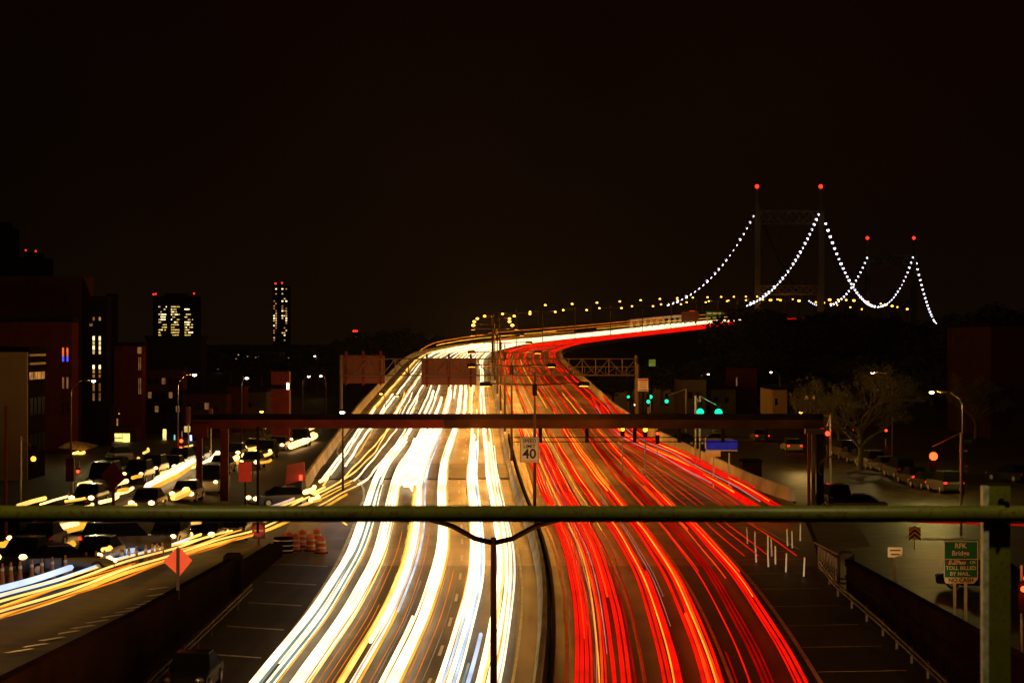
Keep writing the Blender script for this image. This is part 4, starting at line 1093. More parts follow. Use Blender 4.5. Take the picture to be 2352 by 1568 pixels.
def place_car(kind, paint, X, Yb, rz, label, group, left=True, lights=None, bright=1.0):
    key = (kind, paint)
    if key not in protos: protos[key] = make_car(kind, paint); o = protos[key]
    else: o = copy_tree(protos[key])
    d = 180
    for _ in range(12):
        x = xAt(X, d); zg = zl(x, d) if left else zr(x, d)
        d = FD*(CAM_Z-zg)/(Yb-784)
    x = xAt(X, d); o.location = (x, d, (zl(x, d) if left else zr(x, d))+.01); o.rotation_euler.z = R(rz)
    o['label'] = label; o['group'] = group
    for ch in o.children:
        nm = ch.name.split('.')[0]
        if nm == 'headlight' and lights in ('head', 'both') or nm == 'taillight' and lights in ('tail', 'both'):
            ch.data = ch.data.copy(); ch.data.materials.clear(); ch.data.materials.append(E['head'] if nm == 'headlight' else E['tail'])
        if nm == 'headlight' and lights in ('head', 'both'):
            ch.data.transform(Matrix.Scale(1.0, 4)); cc_ = sum((v.co for v in ch.data.vertices), Vector())/len(ch.data.vertices)
            for v in ch.data.vertices: v.co = cc_+(v.co-cc_)*(1.3 if left else 1)
        elif lights is None or (nm in ('headlight', 'taillight') and not (nm == 'headlight' and lights == 'head') and not (nm == 'taillight' and lights in ('tail', 'both'))):
            if nm in ('headlight', 'taillight') and ch.data.materials[0].name.endswith('glow'):
                ch.data = ch.data.copy(); ch.data.materials.clear(); ch.data.materials.append(M['rim'] if nm == 'headlight' else M['sign_red'])
    return o
GL = 'cars on the left street'; GRR = 'cars on the right avenue'
place_car('suv', 'car_black', 288, 1272, -62, 'black sport utility car seen from the side just below the green rail at left', GL, lights='tail')
place_car('sedan', 'car_black', 150, 1318, -70, 'dark sedan behind the slim cones at lower left', GL, lights='head')
place_car('sedan', 'car_black', 225, 1296, 175, 'dark sedan with lit front between the cone row and the black utility car', GL, lights='both')
place_car('sedan', 'car_silver', 388, 1250, 178, 'silver car with two star bright headlights just under the green rail', GL, lights='head')
place_car('sedan', 'car_black', 475, 1245, 178, 'dark car under the green rail right of the silver one', GL, lights='both')
place_car('suv', 'car_black', 545, 1236, 176, 'dark utility car under the green rail left of the no entry disc', GL, lights=None)
place_car('sedan', 'car_black', 60, 1300, 172, 'dark car with glowing front at the lower left edge', GL, lights='head')
place_car('suv', 'car_silver', 120, 1232, 174, 'silver utility car with bright headlights under the rail at far left', GL, lights='head')
place_car('sedan', 'car_white', 190, 1222, 176, 'white car with glaring headlights second from far left under the rail', GL, lights='head')
place_car('sedan', 'car_silver', 340, 1172, 178, 'silver car with white headlights just above the rail', GL, lights='head')
place_car('van', 'car_black', 240, 1125, 178, 'dark van with pale roof beside the dark red diamond sign', GL, lights=None)
place_car('suv', 'car_black', 318, 1108, 178, 'dark utility car behind the pale roofed van', GL, lights='head')
place_car('suv', 'car_black', 352, 1094, 178, 'dark car two behind the pale roofed van', GL, lights='head')
place_car('sedan', 'car_white', 430, 1150, 178, 'pale car by the foot of the red post left of the beam', GL, lights='head')
place_car('van', 'car_white', 488, 1130, 178, 'white van between the two red posts', GL, lights='head')
place_car('sedan', 'car_silver', 510, 1085, 178, 'silver car with headlights behind the red posts', GL, lights='head')
place_car('sedan', 'car_silver', 580, 1075, 178, 'silver car with star bright headlights left of the leaning hoarding', GL, lights='head')
place_car('suv', 'car_black', 612, 1052, 178, 'dark car with headlights queued third back on the left street', GL, lights='head')
place_car('sedan', 'car_white', 585, 1040, 178, 'white car with headlights in the far queue on the left street', GL, lights='head')
place_car('sedan', 'car_silver', 640, 1034, 178, 'silver car with headlights farthest in the far queue at left', GL, lights='head')
place_car('suv', 'car_black', 690, 1024, 178, 'dark car with headlights right under the beam next to the parapet', GL, lights='head')
place_car('sedan', 'car_black', 645, 1162, 120, 'dark car peeping over the green rail near the hoarding', GL, lights='head')
for X_, Y_, k_, lab in ((205, 1160, 'sedan', 'nearest of a dim outer column beside the kiosk'), (262, 1100, 'suv', 'second in the dim outer column beside the kiosk'), (395, 1085, 'sedan', 'in the inner lane left of the red posts'), (540, 1052, 'sedan', 'just right of the second red post'),
                     (455, 1062, 'sedan', 'far back behind the first red post'), (415, 1075, 'suv', 'dark and tall behind the inner lane sedan'), (20, 1262, 'suv', 'at the very left edge under the rail'), (95, 1262, 'sedan', 'behind the cones second from the left edge')):
    place_car(k_, 'car_black', X_, Y_, 177, 'dark car with lit headlights '+lab, GL, lights='head')
place_car('sedan', 'car_silver', 275, 1060, 20, 'car parked in front of the yellow shop window', GL, lights=None)
# underpass car at lower left
o = copy_tree(protos[('sedan', 'car_black')]); o.location = (xAt(462, 98), 95.5, zhw(96)+.07); o.rotation_euler.z = R(178)
o['label'] = 'black car roof with a shining window at the bottom edge, lower left'; o['group'] = GL
for ch in o.children:
    if ch.name.startswith('headlight'): ch.data = ch.data.copy(); ch.data.materials.clear(); ch.data.materials.append(M['rim'])
place_car('sedan', 'car_white', 1818, 1036, 3, 'white car with red tail lights driving up the right avenue', GRR, False, 'tail')
place_car('sedan', 'car_silver', 1745, 1012, 3, 'farther car with red tail lights on the right avenue beside the dark cabin', GRR, False, 'tail')
place_car('suv', 'car_silver', 2170, 1130, 8, 'pale utility car with red tail lights nearest in the parked row', GRR, False, 'tail')
for i, (X, Yb, k_, p_, lab) in enumerate(((2128, 1122, 'sedan', 'car_black', 'dark parked car just left of the pale utility car'), (2098, 1110, 'sedan', 'car_black', 'dark parked car third from the near end of the row'),
    (2032, 1082, 'sedan', 'car_silver', 'silver parked car mid row below the small red signals'), (2000, 1075, 'suv', 'car_silver', 'pale parked car left of the silver one mid row'),
    (1975, 1064, 'sedan', 'car_black', 'dark parked car near the far end of the row'), (1955, 1056, 'sedan', 'car_black', 'dark parked car second from the far end of the row'),
    (1938, 1048, 'suv', 'car_black', 'dark parked car at the far end of the row'), (2065, 1096, 'suv', 'car_black', 'dark parked utility car in the gap between silver and near cars'))):
    place_car(k_, p_, X, Yb, 8, lab, GRR, False, 'tail' if i in (0, 1) else None)
place_car('suv', 'car_black', 1915, 1165, 5, 'dark car parked right of the grey posts just above the rail', GRR, False)
place_car('sedan', 'car_black', 1965, 1180, 80, 'dark car seen side on just above the green rail at right', GRR, False)
place_car('sedan', 'car_black', 2320, 1105, 30, 'dark car at the right edge above the green post', GRR, False)
place_car('sedan', 'car_black', 2262, 1352, 60, 'dark car behind the green toll sign next to the green post', GRR, False, 'tail')
for X in (1490, 1560, 1640):
    place_car('sedan', 'car_white' if X != 1560 else 'car_black', X, 1022, 88, 'car crossing side on beneath the dark beam, %s' % {1490: 'leftmost of three', 1560: 'middle one', 1640: 'rightmost of three'}[X], GRR, False, None)

# ------------------------------------------------------------------ trees
def bare_tree(loc, h, seed, spread, label, lean=0):
    rr = random.Random(seed); r = empty('bare_tree', loc, label, 'tree')
    tr = MB(); tw = MB()
    tr.tube([(0, 0, -.3), (.1, 0, h*.18), (.0, 0, h*.38)], h*.03, 8, h*.02)
    def branch(p, d, L, rad, lv):
        q = p+d*L*.5+Vector((rr.uniform(-.1, .1), rr.uniform(-.1, .1), rr.uniform(0, .12)))*L; e_ = p+d*L
        (tr if lv < 2 else tw).tube([p, q, e_], rad, 5 if lv < 3 else 3, rad*.55, cap=False)
        if lv >= 4:
            for _ in range(4):
                a = Vector((rr.gauss(0, 1), rr.gauss(0, 1), rr.gauss(0, 1))).normalized(); b = a.orthogonal().normalized(); c = e_+a*rr.uniform(0, .3); z_ = rr.uniform(.03, .07)
                tw.face([c+a*z_, c+b*z_, c-a*z_, c-b*z_])
        if lv >= 5: return
        for k in range(3 if lv < 4 else 4):
            v = Vector((rr.uniform(-1, 1), rr.uniform(-1, 1), rr.uniform(-.35, .75)))
            nd = (d*.9+v*.75).normalized(); nd.x *= spread; nd.normalize()
            branch(p.lerp(e_, rr.uniform(.45, 1)), nd, L*rr.uniform(.55, .8), rad*.55, lv+1)
    for k in range(10):
        a = 2*math.pi*k/10+rr.uniform(-.3, .3)
        branch(Vector((0, 0, h*rr.uniform(.2, .38))), Vector((math.cos(a)*spread+lean, math.sin(a), rr.uniform(.5, 1.5))).normalized(), h*.3, h*.011, 0)
    tr.build('trunk', M['bark'], r); tw.build('crown', M['twig'], r)
    return r
bare_tree((xAt(1975, 226), 226, 4), 10.5, 5, 1.35, 'bare spreading tree lit from above by a street lamp at right', -.15)
bare_tree((xAt(2240, 300), 300, 4), 8, 9, 1.0, 'dim bare tree right of the warm lamp', 0)
bare_tree((xAt(1925, 268), 268, 4), 6.5, 11, 1.1, 'small dim bare tree left of the lit spreading tree', 0)

def leafy(h, wd, seed, n=900):
    rr = random.Random(seed); r = empty('dark_tree', (0, 0, 0), 'x', 'tree')
    tk = MB().tube([(0, 0, -1), (0, 0, h*.5)], h*.035, 7, h*.015)
    cl_ = []
    for k in range(9):
        a = rr.uniform(0, 6.28); q = rr.uniform(.1, .75)*wd
        c = Vector((math.cos(a)*q, math.sin(a)*q*.8, h*rr.uniform(.35, .85))); cl_.append((c, rr.uniform(.25, .45)*wd))
        tk.tube([(0, 0, h*.35), tuple(c)], h*.01, 5, h*.004)
    tk.build('trunk', M['bark'], r)
    g = MB()
    for k in range(n):
        c, q = rr.choice(cl_); v = Vector((rr.gauss(0, 1), rr.gauss(0, 1), rr.gauss(0, .8))).normalized()*q*rr.uniform(.5, 1.12)
        p = c+v; s_ = h*rr.uniform(.018, .04); a = Vector((rr.gauss(0, 1), rr.gauss(0, 1), rr.gauss(0, 1))).normalized(); b = a.orthogonal().normalized()
        g.face([p+a*s_, p+b*s_*.7, p-a*s_, p-b*s_*.7])
    g.build('crown', M['leaf'], r)
    return r
tp_ = [leafy(16, 8, 1, 2600), leafy(14, 9, 2, 2600), leafy(18, 7, 3, 2600)]
used = [0, 0, 0]; rt = random.Random(12)
def put_tree(X, ytop, d, zb, lab, grp, wmul=1):
    k = rt.randrange(3)
    if used[k] == 0: o = tp_[k]; used[k] = 1
    else: o = copy_tree(tp_[k])
    h = zAt(ytop, d)-zb; base = (16, 14, 18)[k]*.97
    o.location = (xAt(X, d), d, zb); o.scale = (h/base*wmul, h/base*wmul, h/base); o.rotation_euler.z = rt.uniform(0, 6)
    o['label'] = lab; o['group'] = grp
gT = 'dark trees on the right below the bridge'
RTs = [(1722, 702, 560), (1752, 716, 540), (1790, 712, 600), (1830, 722, 560), (1875, 718, 590), (1925, 716, 620), (1980, 722, 560), (2035, 728, 600), (2090, 742, 560), (2140, 750, 600), (2185, 735, 560), (2225, 712, 520), (2262, 700, 500),
       (2300, 712, 540), (2340, 705, 500), (1700, 800, 480), (1640, 812, 470), (1580, 826, 460), (1520, 838, 450), (1760, 812, 460), (1820, 820, 480), (1900, 812, 470), (1980, 815, 450), (2060, 812, 470), (2140, 815, 450), (1450, 846, 460), (1408, 852, 440), (2220, 830, 400)]
for i, (X, yt, d) in enumerate(RTs):
    near = i >= 15
    put_tree(X, yt, d, 4.4, ('shorter dark tree in the front row on the right slope, %s of that row' % ORD[i-15]) if near else 'tall dark tree standing against the sky below the bridge, %s from the left' % ORD[i], gT, 1.5 if near else 1.25)
gT = 'dark trees on the left horizon'
for i, (X, yt, d) in enumerate(((700, 800, 620), (745, 790, 640), (790, 782, 660), (838, 768, 680), (880, 756, 700), (925, 755, 720), (965, 766, 720), (1005, 772, 760), (1050, 776, 900), (480, 798, 700), (530, 812, 640), (600, 815, 620), (655, 812, 640))):
    put_tree(X, yt, d, 4.6, 'dark tree on the left horizon, %s in the row' % ORD[i], gT, 1.4)
# far tree strung with lights below the bridge
lt = empty('lit_tree', at(1909, 815, 640), 'small tree wrapped in golden fairy lights below the bridge', 'tree'); s1 = 640/FD
MB().tube([(0, 0, -5), (0, 0, 30*s1)], .25, 6, .1).build('trunk', M['bark'], lt)
g = MB(); rr = random.Random(2)
for k in range(95):
    v = Vector((rr.gauss(0, 1), rr.gauss(0, 1), rr.gauss(0, 1))).normalized()*rr.uniform(.3, 1)
    g.ball((v.x*10*s1, v.y*1, 50*s1-20*s1+v.z*17*s1), .13, 5)
tag(g.build('fairy_lights', E['win'], lt), kind='stuff')
print('cars trees ok')

# ------------------------------------------------------------------ light trails of the traffic (real glowing tubes above the lanes)
TM = {}
def tmat(k):
    if k in TM: return TM[k]
    c = dict(lw=((1, .56, .17), 4.0), w=((1, .74, .40), 2.5), ww=((1, .53, .11), 1.9), y=((1, .44, .04), 1.3), o=((1, .22, .012), .85), b=((.62, .74, 1), 1.1), p=((1, .62, .42), .9), t=((.55, .72, .62), .42),
             r=((1, .006, .002), 1.0), rd=((1, .004, .002), .30), ro=((1, .045, .004), 1.35), ry=((1, .24, .012), 2.0), rp=((1, .25, .2), .7), g=((.85, .6, .42), .28))[k]
    TM[k] = emat('trail_glow_%s' % dict(lw='golden', w='white', ww='warm_white', y='amber', o='orange', b='bluish', p='peach', t='greenish', r='red', rd='deep_red', ro='orange_red', ry='yellow_core', rp='pink', g='grey')[k],
                 c[0], c[1], .35, .12, sample=True)
    return TM[k]
CN = dict(lw='golden white', w='white', ww='warm white', y='amber', o='thin orange', b='bluish white', p='peach', t='faint greenish', r='red', rd='deep red', ro='orange red', ry='yellow cored', rp='pinkish', g='faint grey')
trails = []
def trail(pts, r_, k, region, sortkey, n=6, flat=1):
    mb = MB(); P = [Vector(p) for p in pts]
    L = len(P); i0 = 0
    mb.tube(P, r_, n)
    root = P[0].copy(); root.z -= .0
    o = mb.build('light_trail', tmat(k))
    me = o.data
    me.transform(Matrix.Translation(-root)); o.location = root
    trails.append((o, k, region, sortkey))
    return o
tr = random.Random(21)
def lane_trail(offn, offf, t0, t1, r_, k, region, h=.65, wob=.10, t_a=190, t_b=262, ph=None):
    ph = tr.uniform(0, 6.28) if ph is None else ph; f1 = .031+.0006*tr.random(); f2 = tr.uniform(.11, .15)
    pts = []
    for t in trange(t0, t1, q=.018):
        o = bl(offn, offf, t, t_a, t_b)+wob*.7*math.sin(f1*t+ph)+wob*.16*math.sin(f2*t+ph*2)
        pts.append(rp(t, o, h+.04*math.sin(.23*t+ph)))
    return trail(pts, r_, k, region, offn)

LN = ('lane by the median, white side', 'middle lane, white side', 'outer lane, white side')
NEAR = 58
# (near offset, far offset, t0, t1, radius, colour, lane index)
PH = [tr.uniform(0, 6.28) for _ in range(3)]
# bands: (near centre, far centre, half width, lane, [(relative position, colour, radius, t0, t1)])
BW = [
 (-1.95, -1.9, .48, 0, [(-1, 'w', .12, NEAR, 900), (-.55, 'w', .11, 84, 640), (-.3, 'ww', .07, NEAR, 420), (.1, 'w', .12, NEAR, 980), (.45, 'y', .05, NEAR, 300), (.7, 'w', .09, NEAR, 560), (1, 'p', .05, 88, 420), (1.25, 'w', .045, NEAR, 230)]),
 (-3.6, -3.2, .42, 0, [(-1.25, 'y', .045, NEAR, 360), (-.95, 'w', .12, NEAR, 980), (-.5, 'ww', .06, NEAR, 330), (-.2, 'w', .13, 112, 700), (.35, 'w', .12, NEAR, 900), (.8, 'b', .07, NEAR, 240), (1.1, 'w', .06, NEAR, 300), (-.1, 'b', .06, NEAR, 112)]),
 (-5.8, -5.2, .38, 1, [(-1.2, 'w', .05, NEAR, 250), (-.8, 'w', .14, NEAR, 980), (-.2, 'w', .15, NEAR, 900), (.4, 'w', .14, NEAR, 640), (.95, 'y', .07, NEAR, 520), (1.2, 'o', .03, NEAR, 200)]),
 (-7.6, -6.9, .42, 1, [(-1.25, 'y', .06, NEAR, 420), (-.9, 'ww', .13, NEAR, 980), (-.3, 'w', .14, 104, 900), (.3, 'w', .14, NEAR, 640), (.75, 'p', .06, NEAR, 300), (1.1, 'y', .07, NEAR, 700), (1.5, 'b', .06, 112, 240)]),
 (-9.6, -8.6, .42, 2, [(-1.1, 'w', .07, NEAR, 250), (-.75, 'y', .04, NEAR, 420), (-.5, 'w', .10, NEAR, 980), (-.05, 'p', .05, NEAR, 300), (.3, 'w', .12, NEAR, 900), (.8, 'w', .10, 92, 420), (1.15, 'ww', .05, NEAR, 300), (1.35, 'o', .035, NEAR, 160)]),
 (-11.1, -9.9, .48, 2, [(-1.15, 'p', .05, NEAR, 175), (-.85, 'w', .12, NEAR, 640), (-.35, 'w', .13, NEAR, 980), (.1, 'w', .12, 98, 500), (.5, 't', .08, NEAR, 190), (.85, 'w', .10, NEAR, 900), (1.2, 't', .10, NEAR, 185), (1.5, 'w', .04, NEAR, 185), (-.6, 'y', .035, NEAR, 150)]),
]
for cn, cf, hw2, l, lst in BW:
    for q, k, r_, t0, t1 in lst:
        if t1 > 300 and t1 < 850: t1 = 232+(t1 % 97)*.7
        if k == 'w' and t1 > 850 and q > 0: t1 = 236
        lane_trail(cn+q*hw2*.80+tr.uniform(-.03, .03), cf+q*hw2*.8, t0, t1, r_*.88, k, LN[l], h=.65 if r_ > .08 else tr.choice((.55, .7, .9)), ph=PH[l]+tr.uniform(-.12, .12), wob=.16)
for a, b, t0, t1, r_, k, l in (   # thin threads and extra far streams
 (-2.75, -2.6, NEAR, 106, .09, 'b', 0), (-2.95, -2.7, NEAR, 98, .05, 't', 0), (-2.7, -2.4, NEAR, 92, .05, 'o', 0), (-6.6, -6.2, NEAR, 125, .025, 'g', 1), (-6.75, -6.0, NEAR, 150, .02, 'o', 1), (-5.0, -4.6, NEAR, 130, .022, 'o', 1), (-5.15, -4.7, NEAR, 118, .02, 'g', 1),
 (-6.35, -5.7, 88, 112, .06, 'w', 1), (-6.2, -5.8, 92, 136, .05, 'ww', 1), (-8.5, -7.4, NEAR, 150, .022, 'o', 2), (-8.8, -7.6, NEAR, 132, .02, 'o', 2), (-8.25, -7.3, NEAR, 116, .02, 'o', 1), (-10.4, -9.2, NEAR, 150, .03, 'y', 2), (-4.7, -4.2, 90, 128, .02, 'g', 1),
 (-1.6, -1.9, 262, 1000, .12, 'w', 0), (-3.2, -3.3, 350, 1000, .12, 'ww', 0), (-4.75, -4.4, 420, 1000, .14, 'w', 1), (-6.6, -6.2, 330, 1000, .13, 'w', 1), (-10.1, -8.8, 330, 1000, .13, 'w', 2), (-8.3, -7.9, 400, 960, .14, 'ww', 2), (-7.4, -7.2, 480, 1000, .12, 'ww', 1), (-2.4, -2.4, 450, 1000, .12, 'w', 0)):
    lane_trail(a, b, t0, t1, r_, k, LN[l], ph=PH[l])
# two far lanes that leave for the slip road at left (only beyond it)
for off, t0, t1, r_, k in ((-11.4, 270, 960, .12, 'w'), (-12.8, 268, 980, .13, 'w'), (-13.1, 300, 640, .07, 'y'), (-14.4, 262, 980, .13, 'w'), (-16.0, 262, 960, .13, 'ww'), (-15.7, 300, 700, .06, 'y'), (-12.2, 400, 1000, .1, 'ww'), (-14.9, 420, 1010, .12, 'w')):
    lane_trail(off, off, t0, t1, r_, k, 'far lanes near left parapet', wob=.14, ph=PH[0]+tr.uniform(-.3, .3))
# big glare of slow headlights in the middle lane just beyond the beam
for a, t0, t1, r_, k in ((-8.7, 188, 256, .42, 'w'), (-8.0, 184, 250, .46, 'w'), (-7.4, 192, 262, .30, 'w'), (-9.2, 186, 240, .16, 'w'), (-8.0, 205, 330, .2, 'w'), (-6.9, 285, 350, .26, 'w'), (-5.4, 285, 345, .24, 'w'), (-4.6, 290, 380, .2, 'w'), (-9.4, 290, 350, .18, 'w'), (-3.9, 292, 380, .18, 'ww')):
    lane_trail(a, a, t0, t1, r_, k, 'glare patch of slow white headlights', wob=.2, ph=PH[1])

for off, t0, t1, r_, k, h in ((-14.2, 640, 1000, .09, 'o', 3.4), (-13.6, 700, 860, .10, 'o', 2.6), (-15.0, 560, 720, .10, 'y', 2.2), (-14.6, 480, 640, .08, 'o', 3.0), (-12.9, 760, 1010, .10, 'y', 2.0), (-4, 560, 700, .08, 'o', 2.6)):
    lane_trail(off, off, t0, t1, r_, k, 'high lorry lights on far curve', h=h, wob=.2)
# slip road trails
SL = [(-25.5, 62), (-23.0, 78), (-21.2, 94), (-19.9, 109), (-18.4, 127), (-16.6, 147), (-14.6, 166), (-12.6, 190), (-12.2, 222), (-12.6, 262), (-13.4, 300), (-14.5, 345)]
sx_ = [a for a, b in SL]; sy_ = [b for a, b in SL]
def poly_trail(xs, ys_, off, y0, y1, r_, k, region, h=.65, wob=.12, left=True, conv=1.0):
    ph = tr.uniform(0, 6.28); pts = []
    for y in trange(y0, y1, q=.018):
        x = float(np.interp(y, ys_, xs)); x = .5*x+.25*float(np.interp(y-5, ys_, xs))+.25*float(np.interp(y+5, ys_, xs))
        zg = (zl(x, y) if y < 185 else float(np.interp(y, ts, mz))) if left else (float(np.interp(y, ts, mz)) if y > 150 else zr(x, y))
        if left and 180 < y < 192: zg = zl(x, 180)*(1-(y-180)/12)+float(np.interp(192, ts, mz))*(y-180)/12
        pts.append(Vector((x+off+wob*math.sin(y*.09+ph), y, zg+h+.05*math.sin(y*.3+ph))))
    return trail(pts, r_, k, region, off)
RG = 'slip road at lower left'
for off, y0, y1, r_, k in ((-2.2, 62, 128, .16, 'b'), (-1.95, 62, 101, .08, 'ww'), (-1.1, 62, 136, .09, 'b'), (-.95, 62, 128, .05, 'ww'), (-1.25, 62, 106, .06, 'y'), (-.3, 62, 190, .075, 'ww'), (.35, 62, 118, .05, 'o'), (.45, 84, 116, .07, 'y'), (.9, 62, 300, .075, 'ww'), (1.55, 62, 175, .12, 'y'), (1.75, 62, 160, .06, 'o'),
                       (-.8, 128, 300, .09, 'ww'), (-1.3, 130, 182, .11, 'ww'), (-1.9, 128, 175, .12, 'p'), (-.2, 190, 345, .09, 'w'), (.2, 126, 185, .06, 'y'), (-1.2, 190, 345, .1, 'ww'), (.8, 185, 345, .12, 'w')):
    poly_trail(sx_, sy_, off, y0, y1, r_*(.72 if k not in 'b' else .9), k, RG)
# outermost lane along the parapet
for off, y0, y1, r_, k in ((0, 190, 300, .12, 'w'), (.35, 196, 280, .1, 'w'), (1.1, 205, 340, .12, 'w'), (.2, 184, 200, .08, 'ww'), (1.5, 215, 300, .06, 'y')):
    poly_trail([-14.9, -15.6, -16.3, -17.3, -18.5], [180, 200, 240, 290, 345], off, y0, y1, r_, k, 'outer lane by left parapet', wob=.08)
# crossing hooks by the barrels
trail([at(*q) for q in ((786, 1200, 163), (800, 1212, 160), (808, 1226, 157), (809, 1238, 155))], .14, 'ww', 'road by the barrels', 0)
trail([at(*q) for q in ((850, 1200, 163), (866, 1220, 159), (870, 1230, 157))], .12, 'w', 'road by the barrels', 1)

# red side
RN = ('lane by the median, red side', 'middle lane, red side', 'outer lane, red side')
BR = [
 (1.85, 1.9, .32, 0, [(-1, 'r', .11, NEAR, 1040), (-.3, 'r', .10, NEAR, 640), (.2, 'ro', .05, 104, 300), (.5, 'r', .10, NEAR, 420), (1.1, 'r', .06, 92, 330)]),
 (2.6, 2.5, .25, 0, [(-.6, 'ry', .035, 84, 330), (0, 'ro', .06, NEAR, 260), (.6, 'r', .05, NEAR, 300), (1.2, 'rp', .03, 100, 210), (-1, 'rp', .022, 84, 170)]),
 (3.4, 3.3, .38, 0, [(-1, 'r', .12, NEAR, 520), (-.4, 'ro', .08, 118, 420), (.1, 'r', .13, NEAR, 1040), (.7, 'r', .10, NEAR, 700), (1.1, 'ro', .04, 140, 300), (1.4, 'rd', .06, NEAR, 240)]),
 (5.25, 5.1, .38, 1, [(-1.1, 'r', .09, NEAR, 900), (-.5, 'r', .10, NEAR, 500), (-.05, 'ry', .05, NEAR, 330), (.3, 'r', .11, NEAR, 420), (.8, 'r', .10, NEAR, 128), (1.3, 'rp', .02, 108, 170), (1.7, 'g', .02, 118, 175)]),
 (6.75, 6.6, .38, 1, [(-1, 'r', .11, NEAR, 640), (-.35, 'ro', .12, NEAR, 112), (0, 'r', .12, NEAR, 1000), (.4, 'ry', .055, 90, 420), (.75, 'ro', .08, NEAR, 300), (1.15, 'r', .09, NEAR, 420), (-.3, 'ry', .08, 178, 290), (.9, 'ry', .08, 182, 262)]),
 (8.25, 8.5, .1, 2, [(0, 'r', .05, NEAR, 1000), (.8, 'ro', .03, 128, 420)]),
 (8.95, 8.9, .25, 2, [(-.8, 'rd', .09, NEAR, 300), (0, 'rd', .08, NEAR, 240), (.9, 'rd', .06, NEAR, 190), (.3, 'ry', .04, 128, 210)]),
 (10.3, 10.2, .28, 2, [(-1, 'r', .06, NEAR, 700), (-.4, 'r', .11, NEAR, 1000), (.2, 'ry', .035, 118, 300), (.6, 'r', .11, NEAR, 500), (1.3, 'ro', .05, 128, 175)]),
]
for cn, cf, hw2, l, lst in BR:
    for q, k, r_, t0, t1 in lst:
        if t1 > 300 and t1 < 850: t1 = 215+(t1 % 97)*.8
        lane_trail(cn+q*hw2*.9+tr.uniform(-.02, .02), cf+q*hw2*.9, t0, t1, r_*.74, k, RN[l], h=.8, ph=PH[l]+tr.uniform(-.12, .12), wob=.14)
for a, b, t0, t1, r_, k, l in ((3.05, 3.0, NEAR, 170, .022, 'g', 0), (4.25, 4.0, NEAR, 150, .03, 'rd', 0), (9.6, 9.4, 125, 260, .03, 'ro', 2), (9.75, 9.6, 150, 182, .06, 'ro', 2), (7.75, 7.6, NEAR, 100, .04, 'rd', 1), (4.35, 4.2, 150, 260, .03, 'y', 0)):
    lane_trail(a, b, t0, t1, r_, k, RN[l], h=.8, ph=PH[l])
for off, t0, t1, r_, k in ((2.2, 430, 1040, .14, 'r'), (3.3, 400, 1000, .13, 'r'), (5.2, 420, 1040, .13, 'r'), (6.9, 440, 1000, .12, 'r'), (8.6, 262, 1040, .10, 'r'), (10.2, 420, 980, .11, 'r'), (12.2, 300, 1040, .12, 'r'), (13.4, 292, 1000, .13, 'r'),
                           (7.6, 280, 480, .04, 'ro'), (9.4, 270, 340, .05, 'ry'), (12.8, 420, 1040, .1, 'r'), (5.9, 300, 500, .06, 'ry'), (2.8, 420, 1000, .12, 'ro')):
    lane_trail(off, off, t0, t1, r_, k, 'far red lanes beyond the beam', h=.8, wob=.12, ph=PH[1]+tr.uniform(-.3, .3))
RX = [60, 36, 28, 23.5, 20.6, 19.2, 17.9, 16.9, 14.8, 12.4, 12.0, 12.1]; RY = [144, 148, 151, 154.5, 158, 161, 165, 185, 215, 245, 290, 330]
def curve_trail(pxy, off, i0, i1, r_, k, region, h=.8):
    P_ = [Vector((x, y, 0)) for x, y in pxy]
    # Catmull-Rom densify
    out = []
    for i in range(len(P_)-1):
        p0, p1, p2, p3 = P_[max(i-1, 0)], P_[i], P_[i+1], P_[min(i+2, len(P_)-1)]
        for s_ in range(6):
            u = s_/6
            out.append(.5*((2*p1)+(p2-p0)*u+(2*p0-5*p1+4*p2-p3)*u*u+(3*p1-p0-3*p2+p3)*u**3))
    out.append(P_[-1]); n = len(out); res = []
    ph = tr.uniform(0, 6)
    for i in range(int(n*i0), max(int(n*i1), int(n*i0)+2)):
        i = min(i, n-1); d = (out[min(i+1, n-1)]-out[max(i-1, 0)]).normalized(); nrm = Vector((d.y, -d.x, 0)); 
        p = out[i]+nrm*off*(1 if d.y > 0 else 1)
        hz = float(np.interp(p.y, ts, mz)); zg = max(hz, zr(p.x, p.y)) if p.x > 18.5 else hz
        p.z = zg+h+.03*math.sin(i*.9+ph); p.x += .06*math.sin(i*.5+ph); res.append(p)
    return trail(res, r_, k, region, off)
pxy = list(zip(RX, RY)); RR = 'ramp joining from the right street'
for off, i0, i1, r_, k in ((-.9, .50, 1, .14, 'r'), (-.75, .55, .9, .05, 'ry'), (-.5, .46, .95, .12, 'r'), (-.6, .60, .86, .09, 'ry'), (.75, .50, 1, .12, 'r'), (.9, .58, .88, .08, 'ry'), (1.2, .52, .95, .05, 'r'), (.3, .58, .95, .05, 'rp'), (-1.6, .56, .95, .03, 'r'), (-1.9, .58, .9, .03, 'rd'), (1.6, .62, .95, .06, 'r'), (-.2, .62, .97, .07, 'ro'), (-1.2, .64, .95, .06, 'rp')):
    curve_trail(pxy, off, i0, i1, r_, k, RR)
for off, h in ((0, .8), (.9, .75)):
    curve_trail(pxy, off, 0, .27, .05, 'rd', 'right street leading to the ramp', h)
# thin red threads across the gore
for k_, (x0_, x1_) in enumerate(((10.9, 13.5), (11.6, 14.3), (12.0, 14.9), (12.7, 16.6))):
    pts = []
    for j in range(16):
        u = j/15; y = 232-u*(232-137); x = x0_+(x1_-x0_)*u**.9+.05*math.sin(j*1.3+k_)
        pts.append(Vector((x-.9*(1-u), y, zhw(y)+.7)))
    trail(pts, .022, 'r', 'gore hatching at right, thin thread', k_)
